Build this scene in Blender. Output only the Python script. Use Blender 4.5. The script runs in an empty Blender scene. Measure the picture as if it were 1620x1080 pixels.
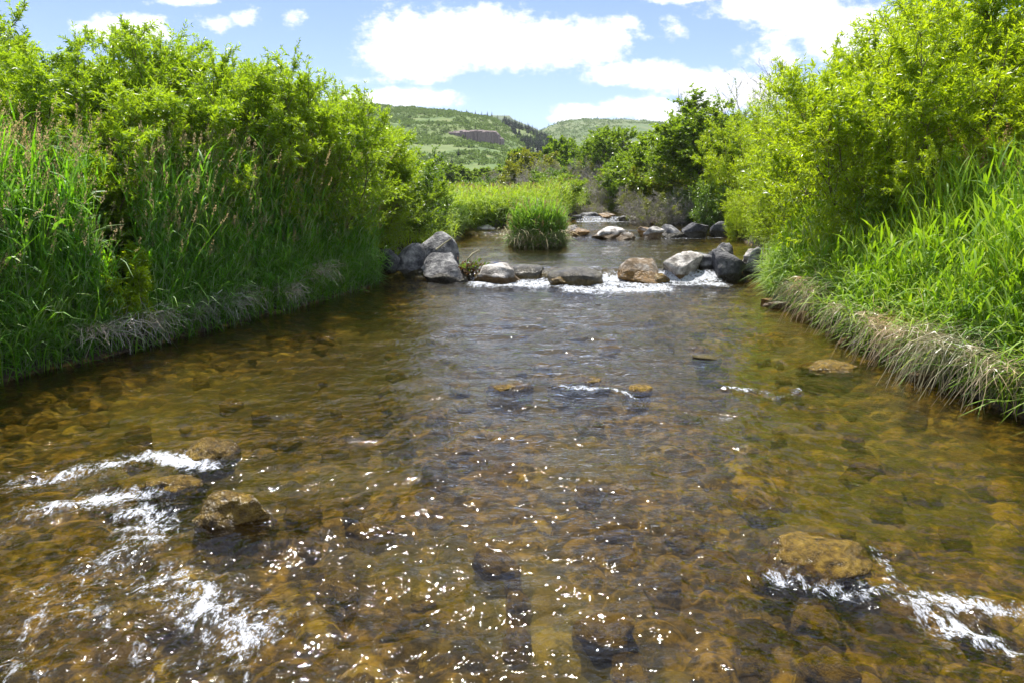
import bpy, math, random
import numpy as np
from mathutils import Vector, Matrix
PI = math.pi
scene = bpy.context.scene
COL = scene.collection

# ------------------------------------------------------------------ camera numbers
PITCH = math.radians(12.8); FPX = 1080.0; CAMH = 1.9
cp, sp = math.cos(PITCH), math.sin(PITCH)
def un(u, v, z=0.0):                     # photo pixel -> point on a level plane
    x = (u-810)/FPX; y = (540-v)/FPX
    d = (x, cp+y*sp, -sp+y*cp); t = (z-CAMH)/d[2]
    return d[0]*t, d[1]*t
def at(u, v, Y):                         # photo pixel -> point at a distance Y
    x = (u-810)/FPX; y = (540-v)/FPX
    d = (x, cp+y*sp, -sp+y*cp); t = Y/d[1]
    return d[0]*t, Y, CAMH+d[2]*t

# ------------------------------------------------------------------ noise (numpy)
_pt = np.random.RandomState(7).permutation(256); _P = np.concatenate([_pt]*3)
_G = np.random.RandomState(8).normal(size=(256, 3)); _G /= np.linalg.norm(_G, axis=1)[:, None]
def perlin(x, y, z=0.0):
    x, y, z = np.broadcast_arrays(np.asarray(x, float), np.asarray(y, float), np.asarray(z, float))
    xi, yi, zi = np.floor(x).astype(int), np.floor(y).astype(int), np.floor(z).astype(int)
    xf, yf, zf = x-xi, y-yi, z-zi
    u, v, w = [t*t*t*(t*(t*6-15)+10) for t in (xf, yf, zf)]
    xi &= 255; yi &= 255; zi &= 255
    def g(a, b, c):
        h = _P[_P[_P[(xi+a) & 255]+((yi+b) & 255)]+((zi+c) & 255)]
        gr = _G[h]; return gr[..., 0]*(xf-a)+gr[..., 1]*(yf-b)+gr[..., 2]*(zf-c)
    l = lambda a, b, t: a+(b-a)*t
    return l(l(l(g(0,0,0), g(1,0,0), u), l(g(0,1,0), g(1,1,0), u), v),
             l(l(g(0,0,1), g(1,0,1), u), l(g(0,1,1), g(1,1,1), u), v), w)
def fbm(x, y, z=0.0, o=4, gain=0.5):
    s = 0; a = 1; f = 1
    for i in range(o):
        s = s+a*perlin(x*f+17.3*i, y*f-9.1*i, np.asarray(z)*f+3.7*i); a *= gain; f *= 2
    return s
def ss(t):
    t = np.clip(t, 0, 1); return t*t*(3-2*t)
def h2(i, j, k):
    n = (i*374761393+j*668265263+k*974634777) & 0xFFFFFFFF
    n = ((n ^ (n >> 13))*1274126177) & 0xFFFFFFFF
    return ((n ^ (n >> 16)) & 0xFFFF)/65535.0
def stones(x, y, cell, seed):            # jittered cells: dome height (0..1) and a random value per stone
    gx, gy = x/cell, y/cell
    ix, iy = np.floor(gx).astype(np.int64), np.floor(gy).astype(np.int64)
    best = np.zeros_like(gx); rnd = np.zeros_like(gx)
    for a in (-1, 0, 1):
        for b in (-1, 0, 1):
            cx, cy = ix+a, iy+b
            px = cx+0.15+0.7*h2(cx, cy, seed); py = cy+0.15+0.7*h2(cx, cy, seed+1)
            r = 0.42+0.3*h2(cx, cy, seed+2); th = PI*h2(cx, cy, seed+3); e = 0.6+0.4*h2(cx, cy, seed+4)
            dx, dy = gx-px, gy-py
            a1 = (dx*np.cos(th)+dy*np.sin(th))/r; b1 = (-dx*np.sin(th)+dy*np.cos(th))/(r*e)
            h = np.clip(1-(a1*a1+b1*b1), 0, 1)**0.6*(0.35+0.65*h2(cx, cy, seed+5))
            m = h > best; best = np.where(m, h, best); rnd = np.where(m, h2(cx, cy, seed+6), rnd)
    return best, rnd

# ------------------------------------------------------------------ mesh helpers
def mesh(name, V, faces, mats, smooth=True, fmat=None, attrs=None):
    me = bpy.data.meshes.new(name); V = np.ascontiguousarray(V, np.float32)
    me.vertices.add(len(V)); me.vertices.foreach_set('co', V.ravel())
    faces = [np.asarray(f, np.int32) for f in faces if len(f)]
    tot = np.concatenate([np.full(len(f), f.shape[1], np.int32) for f in faces])
    lv = np.concatenate([f.ravel() for f in faces])
    me.loops.add(len(lv)); me.loops.foreach_set('vertex_index', lv)
    me.polygons.add(len(tot)); st = np.concatenate([[0], np.cumsum(tot)[:-1]]).astype(np.int32)
    me.polygons.foreach_set('loop_start', st)
    if fmat is not None: me.polygons.foreach_set('material_index', np.asarray(fmat, np.int32))
    me.polygons.foreach_set('use_smooth', np.full(len(tot), smooth))
    for m in mats: me.materials.append(m)
    for k, a in (attrs or {}).items():
        at_ = me.attributes.new(k, 'FLOAT', 'POINT'); at_.data.foreach_set('value', np.ascontiguousarray(a, np.float32))
    me.update(calc_edges=True)
    return me
def link(name, me, parent=None, loc=None):
    o = bpy.data.objects.new(name, me); COL.objects.link(o)
    if parent: o.parent = parent
    if loc is not None: o.location = loc
    return o
def tag(o, label, cat, group=None):
    o['label'] = label; o['category'] = cat
    if group: o['group'] = group
    return o
def kind(o, k, label=None):
    o['kind'] = k
    if label: o['label'] = label
    return o
def grid_faces(nr, nc):
    i = np.arange(nr-1)[:, None]*nc+np.arange(nc-1)[None, :]; i = i.ravel()
    return np.stack([i, i+1, i+nc+1, i+nc], 1)
class Geo:                               # gathers arrays into one mesh
    def __init__(s): s.V = []; s.Q = []; s.T = []; s.qm = []; s.tm = []; s.n = 0
    def add(s, V, Q=None, T=None, m=0):
        V = np.asarray(V, float).reshape(-1, 3)
        if Q is not None and len(Q): Q = np.asarray(Q); s.Q.append(Q+s.n); s.qm.append(np.full(len(Q), m))
        if T is not None and len(T): T = np.asarray(T); s.T.append(T+s.n); s.tm.append(np.full(len(T), m))
        s.V.append(V); s.n += len(V)
    def build(s, name, mats, smooth=True):
        F = []; fm = []
        if s.Q: F.append(np.concatenate(s.Q)); fm.append(np.concatenate(s.qm))
        if s.T: F.append(np.concatenate(s.T)); fm.append(np.concatenate(s.tm))
        return mesh(name, np.concatenate(s.V), F, mats, smooth, np.concatenate(fm))
def nrm(a): return a/np.maximum(np.linalg.norm(a, axis=-1, keepdims=True), 1e-9)

# ------------------------------------------------------------------ materials
def new_mat(name):
    m = bpy.data.materials.new(name); m.use_nodes = True; nt = m.node_tree; nt.nodes.clear()
    out = nt.nodes.new('ShaderNodeOutputMaterial')
    return m, nt, out
class NB:
    def __init__(s, nt): s.nt = nt
    def n(s, t, **k):
        x = s.nt.nodes.new('ShaderNode'+t)
        for a, b in k.items(): setattr(x, a, b)
        return x
    def set(s, sock, v):
        if hasattr(v, 'is_linked') or isinstance(v, bpy.types.NodeSocket): s.nt.links.new(v, sock)
        else: sock.default_value = v
    def math(s, op, a, b=None, c=None, clamp=False):
        x = s.n('Math', operation=op, use_clamp=clamp); s.set(x.inputs[0], a)
        if b is not None: s.set(x.inputs[1], b)
        if c is not None: s.set(x.inputs[2], c)
        return x.outputs[0]
    def mix(s, f, a, b, mode='MIX'):
        x = s.n('Mix', data_type='RGBA', blend_type=mode); s.set(x.inputs[0], f); s.set(x.inputs[6], a); s.set(x.inputs[7], b)
        return x.outputs[2]
    def shader(s, f, a, b):
        x = s.n('MixShader'); s.set(x.inputs[0], f); s.set(x.inputs[1], a); s.set(x.inputs[2], b); return x.outputs[0]
    def noise(s, scale, detail=4, rough=0.55, vec=None, dist=0):
        x = s.n('TexNoise'); x.inputs['Scale'].default_value = scale; x.inputs['Detail'].default_value = detail
        x.inputs['Roughness'].default_value = rough; x.inputs['Distortion'].default_value = dist
        if vec is not None: s.set(x.inputs['Vector'], vec)
        return x.outputs[0]
    def ramp(s, f, stops):
        x = s.n('ValToRGB'); e = x.color_ramp.elements
        while len(e) < len(stops): e.new(0.5)
        for i, (p, c) in enumerate(stops): e[i].position = p; e[i].color = (*c, 1) if len(c) == 3 else c
        s.set(x.inputs[0], f); return x.outputs[0]
    def smooth(s, v, a, b):
        x = s.n('MapRange', interpolation_type='SMOOTHSTEP'); s.set(x.inputs[0], v); x.inputs[1].default_value = a; x.inputs[2].default_value = b
        return x.outputs[0]
    def scalev(s, vec, sc):
        x = s.n('Mapping'); s.set(x.inputs[0], vec); x.inputs[3].default_value = sc; return x.outputs[0]
def c4(c): return (*c, 1.0)

def leaf_mat(name, c1, c2, tc, trans=0.45, gloss=0.06, c3=None):
    m, nt, out = new_mat(name); b = NB(nt)
    g = b.n('NewGeometry'); oi = b.n('ObjectInfo')
    stops = [(0, c1), (1, c2)] if c3 is None else [(0, c1), (0.7, c2), (1, c3)]
    col = b.ramp(g.outputs['Random Per Island'], stops)
    tint = b.ramp(oi.outputs['Random'], [(0, (0.82, 0.9, 0.8)), (1, (1.15, 1.06, 1.0))])
    col = b.mix(1.0, col, tint, 'MULTIPLY')
    pn = b.noise(1.1, 3, .6, g.outputs['Position'])
    col = b.mix(1.0, col, b.ramp(pn, [(0.32, (0.62, 0.72, 0.7)), (0.5, (1, 1, 1)), (0.68, (1.38, 1.16, 0.9))]), 'MULTIPLY')
    d = b.n('BsdfDiffuse'); b.set(d.inputs[0], col)
    t = b.n('BsdfTranslucent'); b.set(t.inputs[0], b.mix(0.35, c4(tc), col))
    s = b.shader(trans, d.outputs[0], t.outputs[0])
    gl = b.n('BsdfGlossy'); gl.inputs['Roughness'].default_value = 0.5; gl.inputs[0].default_value = (1, 1, 1, 1)
    fr = b.n('Fresnel'); fr.inputs[0].default_value = 1.4
    s = b.shader(b.math('MULTIPLY', fr.outputs[0], gloss*10, clamp=True), s, gl.outputs[0])
    nt.links.new(s, out.inputs[0]); return m
def bark_mat(name, c1, c2):
    m, nt, out = new_mat(name); b = NB(nt)
    p = b.n('BsdfPrincipled'); tc = b.n('TexCoord')
    b.set(p.inputs['Base Color'], b.ramp(b.noise(14, 4, vec=tc.outputs['Object']), [(0.3, c1), (0.7, c2)]))
    p.inputs['Roughness'].default_value = 0.85; nt.links.new(p.outputs[0], out.inputs[0]); return m

def rock_mat(name, dark, mid, light, algae=(0.16, 0.085, 0.015), band=0.07, lightness=0.5, wet=False, moss=0.0):
    m, nt, out = new_mat(name); b = NB(nt)
    tc = b.n('TexCoord'); ob = tc.outputs['Object']; oi = b.n('ObjectInfo')
    vv = b.n('VectorMath', operation='ADD'); b.set(vv.inputs[0], ob); b.set(vv.inputs[1], oi.outputs['Location'])
    v = vv.outputs[0]
    n1 = b.noise(4.5, 8, 0.62, v); n2 = b.noise(22, 6, 0.6, v); n3 = b.noise(2.2, 3, 0.5, v)
    col = b.ramp(n1, [(0.38, dark), (0.49, mid), (0.58+0.15*(1-lightness), light)])
    col = b.mix(b.math('MULTIPLY', b.smooth(n2, 0.5, 0.75), 0.5), col, c4([x*0.45 for x in dark]))
    col = b.mix(b.math('MULTIPLY', b.smooth(b.noise(60, 2, .5, v), 0.6, 0.7), 0.35), col, c4(light))
    sx = b.n('SeparateXYZ'); b.set(sx.inputs[0], ob)
    zb = b.math('ADD', sx.outputs[2], b.math('MULTIPLY', b.math('SUBTRACT', n3, 0.5), 0.35))
    alg = b.math('SUBTRACT', 1.0, b.smooth(zb, band, band+0.05))
    acol = b.ramp(n2, [(0.3, [x*0.35 for x in algae]), (0.6, algae), (0.8, [x*1.5 for x in algae])])
    col = b.mix(alg, col, acol)
    if moss: col = b.mix(b.math('MULTIPLY', b.smooth(n3, 0.5-moss*0.25, 0.6), moss), col, b.ramp(n2, [(0.3, (0.02, 0.011, 0.002)), (0.45, (0.13, 0.075, 0.006)), (0.7, (0.30, 0.19, 0.02))]))
    p = b.n('BsdfPrincipled'); b.set(p.inputs['Base Color'], col)
    b.set(p.inputs['Roughness'], b.math('SUBTRACT', 0.82 if not wet else 0.24, b.math('MULTIPLY', alg, 0.45 if not wet else 0.1)))
    bp = b.n('Bump'); bp.inputs['Strength'].default_value = 0.9; bp.inputs['Distance'].default_value = 0.05
    b.set(bp.inputs['Height'], b.math('ADD', b.noise(11, 10, 0.68, v), b.math('MULTIPLY', n2, 0.6))); b.set(p.inputs['Normal'], bp.outputs[0])
    nt.links.new(p.outputs[0], out.inputs[0]); return m

M = {}
M['willow_l'] = leaf_mat('willow leaves green', (0.12, 0.22, 0.010), (0.25, 0.37, 0.014), (0.56, 0.78, 0.015), 0.58, 0.02)
M['willow_r'] = leaf_mat('willow leaves yellow green', (0.19, 0.29, 0.008), (0.34, 0.46, 0.010), (0.68, 0.86, 0.010), 0.58, 0.02)
M['broad'] = leaf_mat('broad leaves', (0.06, 0.14, 0.012), (0.12, 0.23, 0.018), (0.32, 0.52, 0.02), 0.45, 0.035)
M['tree'] = leaf_mat('tree leaves', (0.085, 0.155, 0.012), (0.18, 0.27, 0.016), (0.42, 0.62, 0.02), 0.5, 0.02)
M['tree_y'] = leaf_mat('yellowish tree leaves', (0.15, 0.19, 0.012), (0.25, 0.28, 0.015), (0.45, 0.5, 0.02), 0.45, 0.025)
M['meadow'] = leaf_mat('meadow willow leaves', (0.14, 0.25, 0.010), (0.26, 0.38, 0.014), (0.52, 0.70, 0.02), 0.5, 0.02)
M['grass_l'] = leaf_mat('reed blades', (0.06, 0.22, 0.010), (0.16, 0.37, 0.014), (0.34, 0.75, 0.015), 0.52, 0.045, (0.30, 0.42, 0.05))
M['grass_r'] = leaf_mat('bank grass blades', (0.09, 0.23, 0.010), (0.21, 0.36, 0.012), (0.42, 0.70, 0.012), 0.5, 0.035, (0.36, 0.42, 0.02))
M['clump'] = leaf_mat('island grass blades', (0.10, 0.24, 0.012), (0.20, 0.36, 0.02), (0.42, 0.75, 0.03), 0.52, 0.035, (0.34, 0.42, 0.06))
M['seed'] = leaf_mat('seed heads', (0.42, 0.31, 0.18), (0.62, 0.48, 0.29), (0.6, 0.45, 0.25), 0.45, 0.01)
M['seed_pink'] = leaf_mat('rusty seed heads', (0.36, 0.21, 0.12), (0.54, 0.35, 0.19), (0.55, 0.36, 0.2), 0.45, 0.01)
M['straw'] = leaf_mat('dead straw', (0.42, 0.33, 0.21), (0.68, 0.56, 0.40), (0.6, 0.48, 0.3), 0.3, 0.02)
M['straw_grey'] = leaf_mat('grey dead straw', (0.42, 0.37, 0.35), (0.68, 0.62, 0.58), (0.5, 0.45, 0.4), 0.25, 0.03)
M['twig'] = leaf_mat('bare grey twigs', (0.30, 0.27, 0.22), (0.42, 0.38, 0.31), (0.3, 0.27, 0.2), 0.05, 0.02)
M['stem'] = bark_mat('willow stems', (0.09, 0.07, 0.035), (0.18, 0.14, 0.08))
M['bark'] = bark_mat('dark bark', (0.05, 0.042, 0.035), (0.13, 0.11, 0.09))
M['greybark'] = bark_mat('grey dead wood', (0.26, 0.235, 0.205), (0.46, 0.42, 0.37))
M['drift'] = bark_mat('pale driftwood', (0.30, 0.27, 0.17), (0.50, 0.47, 0.30))
M['conifer'] = leaf_mat('conifer needles', (0.018, 0.040, 0.016), (0.035, 0.07, 0.025), (0.03, 0.06, 0.02), 0.15, 0.02)
M['scrub'] = leaf_mat('scrub leaves', (0.07, 0.125, 0.028), (0.14, 0.205, 0.045), (0.2, 0.3, 0.06), 0.35, 0.0)
M['rock_dark'] = rock_mat('dark basalt', (0.022, 0.023, 0.028), (0.06, 0.06, 0.068), (0.17, 0.168, 0.172), lightness=0.3, algae=(0.03, 0.024, 0.012), band=0.10)
M['rock_grey'] = rock_mat('grey boulder', (0.05, 0.05, 0.056), (0.13, 0.129, 0.135), (0.35, 0.345, 0.34), lightness=0.6, algae=(0.035, 0.028, 0.014), band=0.12)
M['rock_pale'] = rock_mat('pale boulder', (0.13, 0.115, 0.10), (0.34, 0.315, 0.285), (0.60, 0.565, 0.53), lightness=1.0, algae=(0.13, 0.075, 0.02), band=0.11)
M['rock_brown'] = rock_mat('algae boulder', (0.12, 0.075, 0.03), (0.22, 0.16, 0.10), (0.42, 0.38, 0.34), algae=(0.24, 0.125, 0.02), band=0.16)
M['rock_wet'] = rock_mat('wet slab', (0.03, 0.027, 0.022), (0.075, 0.065, 0.045), (0.13, 0.11, 0.07), algae=(0.10, 0.07, 0.015), band=0.06, wet=True)
M['rock_moss'] = rock_mat('mossy stone', (0.015, 0.009, 0.003), (0.05, 0.029, 0.004), (0.11, 0.065, 0.009), algae=(0.09, 0.05, 0.006), band=0.02, wet=True, moss=1.0)
M['cobble'] = rock_mat('submerged cobble', (0.03, 0.018, 0.003), (0.26, 0.165, 0.010), (0.50, 0.34, 0.035), algae=(0.22, 0.14, 0.02), band=-5, moss=0.6)
M['cliff'] = rock_mat('cliff rock', (0.10, 0.075, 0.075), (0.19, 0.145, 0.14), (0.30, 0.23, 0.20), band=-50)

def bed_material():
    m, nt, out = new_mat('river bed'); b = NB(nt)
    g = b.n('NewGeometry'); pos = g.outputs['Position']
    a1 = b.n('Attribute', attribute_name='stone'); a2 = b.n('Attribute', attribute_name='bank')
    n = b.noise(9, 6, 0.6, pos); big = b.noise(0.55, 3, 0.5, pos)
    c = b.ramp(a1.outputs['Fac'], [(0, (0.03, 0.018, 0.004)), (0.3, (0.15, 0.09, 0.012)), (0.55, (0.34, 0.215, 0.022)), (0.75, (0.07, 0.05, 0.016)), (1, (0.46, 0.33, 0.05))])
    c = b.mix(b.math('MULTIPLY', b.smooth(n, 0.42, 0.56), 0.93), c, c4((0.016, 0.010, 0.003)))
    c = b.mix(b.math('MULTIPLY', b.smooth(big, 0.45, 0.62), 0.55), c, c4((0.13, 0.12, 0.012)))
    c = b.mix(b.math('MULTIPLY', b.n('Attribute', attribute_name='depth_shade').outputs['Fac'], 0.72), c, c4((0.03, 0.024, 0.010)))  # darkens the bed colour in place of light absorption by the water
    soil = b.ramp(b.noise(5, 6, 0.6, pos), [(0.3, (0.012, 0.009, 0.006)), (0.6, (0.05, 0.036, 0.022)), (0.8, (0.09, 0.07, 0.045))])
    c = b.mix(a2.outputs['Fac'], c, soil)
    p = b.n('BsdfPrincipled'); b.set(p.inputs['Base Color'], c); p.inputs['Roughness'].default_value = 0.9
    bp = b.n('Bump'); bp.inputs['Distance'].default_value = 0.02; bp.inputs['Strength'].default_value = 0.8; b.set(bp.inputs['Height'], b.noise(30, 6, 0.6, pos)); b.set(p.inputs['Normal'], bp.outputs[0])
    nt.links.new(p.outputs[0], out.inputs[0]); return m
def water_material():
    m, nt, out = new_mat('river water'); b = NB(nt)
    g = b.n('NewGeometry'); pos = g.outputs['Position']
    foam = b.n('Attribute', attribute_name='foam').outputs['Fac']; turb = b.n('Attribute', attribute_name='turb').outputs['Fac']
    v1 = b.scalev(pos, (4.5, 6.2, 4.5)); v2 = b.scalev(pos, (13, 18, 13))
    hgt = b.math('ADD', b.math('MULTIPLY', b.noise(1, 2, 0.5, v1, 0.8), 0.8), b.math('MULTIPLY', b.noise(1, 2, 0.5, v2, 0.6), 0.40))
    bp = b.n('Bump'); bp.inputs['Distance'].default_value = 0.075
    b.set(bp.inputs['Strength'], b.math('MULTIPLY_ADD', turb, 0.50, 0.13)); b.set(bp.inputs['Height'], hgt)
    fr = b.n('Fresnel'); fr.inputs[0].default_value = 1.333; b.set(fr.inputs['Normal'], bp.outputs[0])
    gl = b.n('BsdfGlossy'); gl.inputs['Roughness'].default_value = 0.04; gl.inputs[0].default_value = (1, 1, 1, 1); b.set(gl.inputs['Normal'], bp.outputs[0])
    tr = b.n('BsdfTransparent'); tr.inputs[0].default_value = (0.80, 0.745, 0.49, 1)
    rf = b.n('BsdfRefraction'); rf.inputs['IOR'].default_value = 1.333; rf.inputs['Roughness'].default_value = 0.0; rf.inputs[0].default_value = (0.80, 0.745, 0.49, 1)
    under = b.shader(0.33, tr.outputs[0], rf.outputs[0])
    w = b.shader(fr.outputs[0], under, gl.outputs[0])
    vs = b.scalev(pos, (1, 0.62, 1))
    fn = b.math('ADD', b.math('MULTIPLY', b.noise(15, 7, 0.75, vs, 1.0), 0.66), b.math('MULTIPLY', b.noise(75, 5, 0.75, vs, .3), 0.34))
    mask = b.smooth(b.math('SUBTRACT', b.math('ADD', fn, b.math('MULTIPLY', foam, 0.21)), 0.645), 0.0, 0.11)
    mask = b.math('MULTIPLY', mask, b.smooth(foam, 0.04, 0.3))
    d = b.n('BsdfDiffuse'); d.inputs[0].default_value = (0.66, 0.69, 0.74, 1)
    bp2 = b.n('Bump'); bp2.inputs['Distance'].default_value = 0.03; bp2.inputs['Strength'].default_value = 0.8; b.set(bp2.inputs['Height'], fn); b.set(d.inputs['Normal'], bp2.outputs[0])
    nt.links.new(b.shader(b.math('MULTIPLY', mask, b.math('MULTIPLY_ADD', b.smooth(foam, 0.2, 1.0), 0.55, 0.14)), w, d.outputs[0]), out.inputs[0]); return m
def ground_material():
    m, nt, out = new_mat('grassy ground'); b = NB(nt); g = b.n('NewGeometry'); pos = g.outputs['Position']
    c = b.ramp(b.noise(0.35, 8, 0.65, pos), [(0.3, (0.035, 0.06, 0.012)), (0.5, (0.08, 0.12, 0.022)), (0.7, (0.15, 0.16, 0.05))])
    c = b.mix(b.math('MULTIPLY', b.noise(6, 5, 0.6, pos), 0.5), c, c4((0.03, 0.045, 0.01)))
    p = b.n('BsdfPrincipled'); b.set(p.inputs['Base Color'], c); p.inputs['Roughness'].default_value = 0.95
    nt.links.new(p.outputs[0], out.inputs[0]); return m
def hill_material(name, g1, g2, tan, s):
    m, nt, out = new_mat(name); b = NB(nt); g = b.n('NewGeometry'); pos = g.outputs['Position']
    n1 = b.noise(0.018*s, 6, 0.6, b.scalev(pos, (1, 0.5, 2.5))); n2 = b.noise(0.14*s, 5, 0.65, pos)
    c = b.ramp(n2, [(0.35, g1), (0.5, g2), (0.68, tan)])
    c = b.mix(b.math('MULTIPLY', b.smooth(n1, 0.46, 0.62), 0.55), c, c4(tan))
    p = b.n('BsdfPrincipled'); b.set(p.inputs['Base Color'], c); p.inputs['Roughness'].default_value = 1.0
    nt.links.new(p.outputs[0], out.inputs[0]); return m
M['bed'] = bed_material(); M['water'] = water_material(); M['ground'] = ground_material()
M['hill'] = hill_material('scrubby hillside', (0.05, 0.09, 0.018), (0.085, 0.14, 0.026), (0.14, 0.165, 0.05), 1.0)
M['hill2'] = hill_material('dry hillside', (0.045, 0.085, 0.022), (0.08, 0.125, 0.034), (0.13, 0.15, 0.055), 0.7)

# ------------------------------------------------------------------ river layout
LY = [-4, 2, 6.5, 7.3, 8.7, 9.8, 11.2, 13, 14.5, 17, 20, 24, 25, 26.5, 30, 36, 46]
LX = [-8.8, -6.6, -5.1, -4.75, -4.2, -3.8, -3.3, -2.75, -2.75, -2.2, -1.8, -1.75, -1.0, 1.7, 2.5, 3.6, 7]
RY = [-4, 5.3, 6.6, 7.9, 9.8, 12.2, 14.4, 17, 20, 24, 28, 30, 36, 46]
RX = [4.5, 4.25, 4.2, 4.2, 4.35, 4.6, 5.6, 6.5, 7.0, 7.8, 7.6, 6.3, 8, 11]
def Lx(y): return np.interp(y, LY, LX)+0.10*perlin(np.asarray(y)*1.1, 3.3)+0.05*perlin(np.asarray(y)*3.1, 8.3)
def Rx(y): return np.interp(y, RY, RX)+0.12*perlin(np.asarray(y)*1.2, 13.3)+0.06*perlin(np.asarray(y)*3.3, 5.3)
W1, W2, W3 = 14.0, 23.7, 30.0
def level(x, y):
    wob = 0.15*perlin(x*1.5, 4.4)
    return 0.20*ss((y-W1+wob)/0.5)+0.22*ss((y-W2+wob)/0.5)+0.20*ss((y-W3+wob)/0.5)
def land(x, y): return 0.62+0.25*fbm(x*0.12, y*0.12, 2.2, 3)+0.006*np.maximum(y-10, 0)
def terrain(x, y):
    l, r = Lx(y), Rx(y); d = np.minimum(x-l, r-x)            # distance inside the banks
    lv = level(x, y)
    dep = 0.05+0.27*ss(d/1.0)-0.06*ss((8-y)/4)*ss(d/1.5)
    sill = np.exp(-((y-W1-0.25)/0.45)**2)+np.exp(-((y-W2-0.25)/0.45)**2)+np.exp(-((y-W3-0.25)/0.45)**2)
    dep = dep-0.14*np.clip(sill, 0, 1)*ss(d/0.8)
    h1, r1 = stones(x, y, 0.27, 11); h2_, r2 = stones(x, y, 0.12, 31)
    top = np.maximum(h1*0.11, h2_*0.05); rn = np.where(h1*0.11 > h2_*0.05, r1, r2)
    bed = lv-dep+top*ss(d/0.3)+0.02*fbm(x*2, y*2, 1, 3)
    e = -d
    up = lv+0.02+0.34*ss(e/0.28)+0.10*fbm(x*2.5, y*2.5, 0.3, 3)*ss(e/0.25)
    up = up+(land(x, y)-up)*ss((e-0.2)/2.2)
    z = np.where(d > 0, bed, np.maximum(up, lv-0.05+np.clip(e, 0, .1)))
    return z, rn, ss((e+0.03)/0.08)

ys = [-3.0]
while ys[-1] < 1.5: ys.append(ys[-1]+0.05)
while ys[-1] < 45: ys.append(ys[-1]+max(0.02, 0.0072*ys[-1]))
ys = np.array(ys)
def channel_grid(nc, over, wings):
    t = np.linspace(0, 1, nc)
    l, r = Lx(ys)-over, Rx(ys)+over
    X = l[:, None]+(r-l)[:, None]*t[None, :]
    if wings:
        w = (np.linspace(0, 1, 26)[1:])**1.7*9.0
        X = np.concatenate([l[:, None]-w[::-1][None, :], X, r[:, None]+w[None, :]], 1)
    Y = np.repeat(ys[:, None], X.shape[1], 1)
    return X, Y
X, Y = channel_grid(430, 0.5, True)
Z, RN, BK = terrain(X, Y)
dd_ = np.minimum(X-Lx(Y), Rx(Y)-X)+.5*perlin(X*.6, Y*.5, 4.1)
DP = ss((Y-4.5)/3.5)*ss((dd_-.9)/1.5)              # painted darkening of the midstream bed, standing in for light absorbed by depth
me = mesh('riverbed', np.stack([X, Y, Z], -1).reshape(-1, 3), [grid_faces(*X.shape)], [M['bed']], True, None, {'stone': RN.ravel(), 'bank': BK.ravel(), 'depth_shade': DP.ravel()})
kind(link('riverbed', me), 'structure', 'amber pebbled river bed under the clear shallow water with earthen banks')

# ------------------------------------------------------------------ water
def seg_d(x, y, pts):
    best = np.full(x.shape, 1e9)
    for (ax, ay), (bx, by) in zip(pts[:-1], pts[1:]):
        vx, vy = bx-ax, by-ay; L2 = vx*vx+vy*vy+1e-9
        t = np.clip(((x-ax)*vx+(y-ay)*vy)/L2, 0, 1)
        best = np.minimum(best, np.hypot(x-ax-t*vx, y-ay-t*vy))
    return best
FOAM = [([(20, 772), (90, 755), (165, 742), (240, 722), (335, 738)], .13, 1.0), ([(60, 815), (120, 797), (165, 790), (225, 784)], .15, .95),
        ([(215, 815), (240, 845), (195, 875), (150, 900)], .17, 1.0), ([(0, 850), (60, 820)], .12, .55), ([(255, 930), (330, 975), (390, 1000)], .20, .9), ([(40, 930), (150, 985), (260, 1060)], .2, .62), ([(420, 1000), (520, 960), (600, 930)], .14, .5), ([(460, 1060), (600, 1040)], .14, .45),
        ([(120, 960), (60, 1010), (20, 1060)], .18, .75), ([(300, 1020), (380, 1070)], .16, .6), ([(340, 900), (370, 930), (390, 900)], .06, .5),
        ([(1232, 912), (1330, 930), (1420, 932), (1520, 955), (1640, 978)], .09, 1.0), ([(1440, 945), (1500, 985), (1560, 1010), (1640, 1035)], .10, .85),
        ([(1385, 870), (1415, 915)], .05, .75), ([(1235, 880), (1235, 915), (1270, 940)], .05, .6), ([(1235, 862), (1290, 850), (1380, 858)], .03, .45),
        ([(885, 614), (950, 617), (985, 620), (1008, 628)], .05, .95), ([(1150, 618), (1185, 620), (1215, 622)], .05, .9), ([(1225, 632), (1265, 618)], .05, .8),
        ([(1130, 650), (1140, 665)], .04, .7), ([(1150, 690), (1170, 690)], .04, .6), ([(640, 590), (690, 570)], .04, .4)]
X, Y = channel_grid(640, 0.25, False)
lv = level(X, Y)
l, r = Lx(Y), Rx(Y); d = np.minimum(X-l, r-X)
foam = np.zeros_like(X)
near = Y < 9
for pts, w, k in FOAM:
    wp = [un(u, v) for u, v in pts]
    dd = seg_d(X, Y, wp); foam = np.maximum(foam, k*(0.75*np.exp(-(dd/(w*1.7))**2)+0.25*np.exp(-(dd/(w*.7))**2))*(0.98+0.6*perlin(X*2.6, Y*2.1, 41)))
def band(y0, sy, x0, x1, k):
    return k*np.exp(-((Y-y0)/sy)**2)*ss((X-x0)/0.5)*ss((x1-X)/0.5)
foam = np.maximum(foam, band(13.5, 0.6, -1.2, 4.6, 1.05)); foam = np.maximum(foam, band(13.0, 0.9, 0.6, 3.4, 1.05)); foam = np.maximum(foam, band(12.1, 0.8, 0.9, 3.0, 0.35))
foam = np.maximum(foam, band(14.1, 0.35, -1.1, 4.7, 1.2))
foam = np.maximum(foam, band(23.3, 0.6, -1.5, 7.5, 0.72)); foam = np.maximum(foam, band(29.6, 0.6, 2.4, 6.0, 0.95))
foam = np.maximum(foam, band(30.2, 0.5, 2.4, 6.0, 0.9))
foam = np.maximum(foam, band(8.0, 1.6, 0.4, 2.6, 0.10))
riff = ss((7.5-Y)/4.5)
RUFF = np.zeros_like(X)                     # patches where the current breaks over shallow stones
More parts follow.
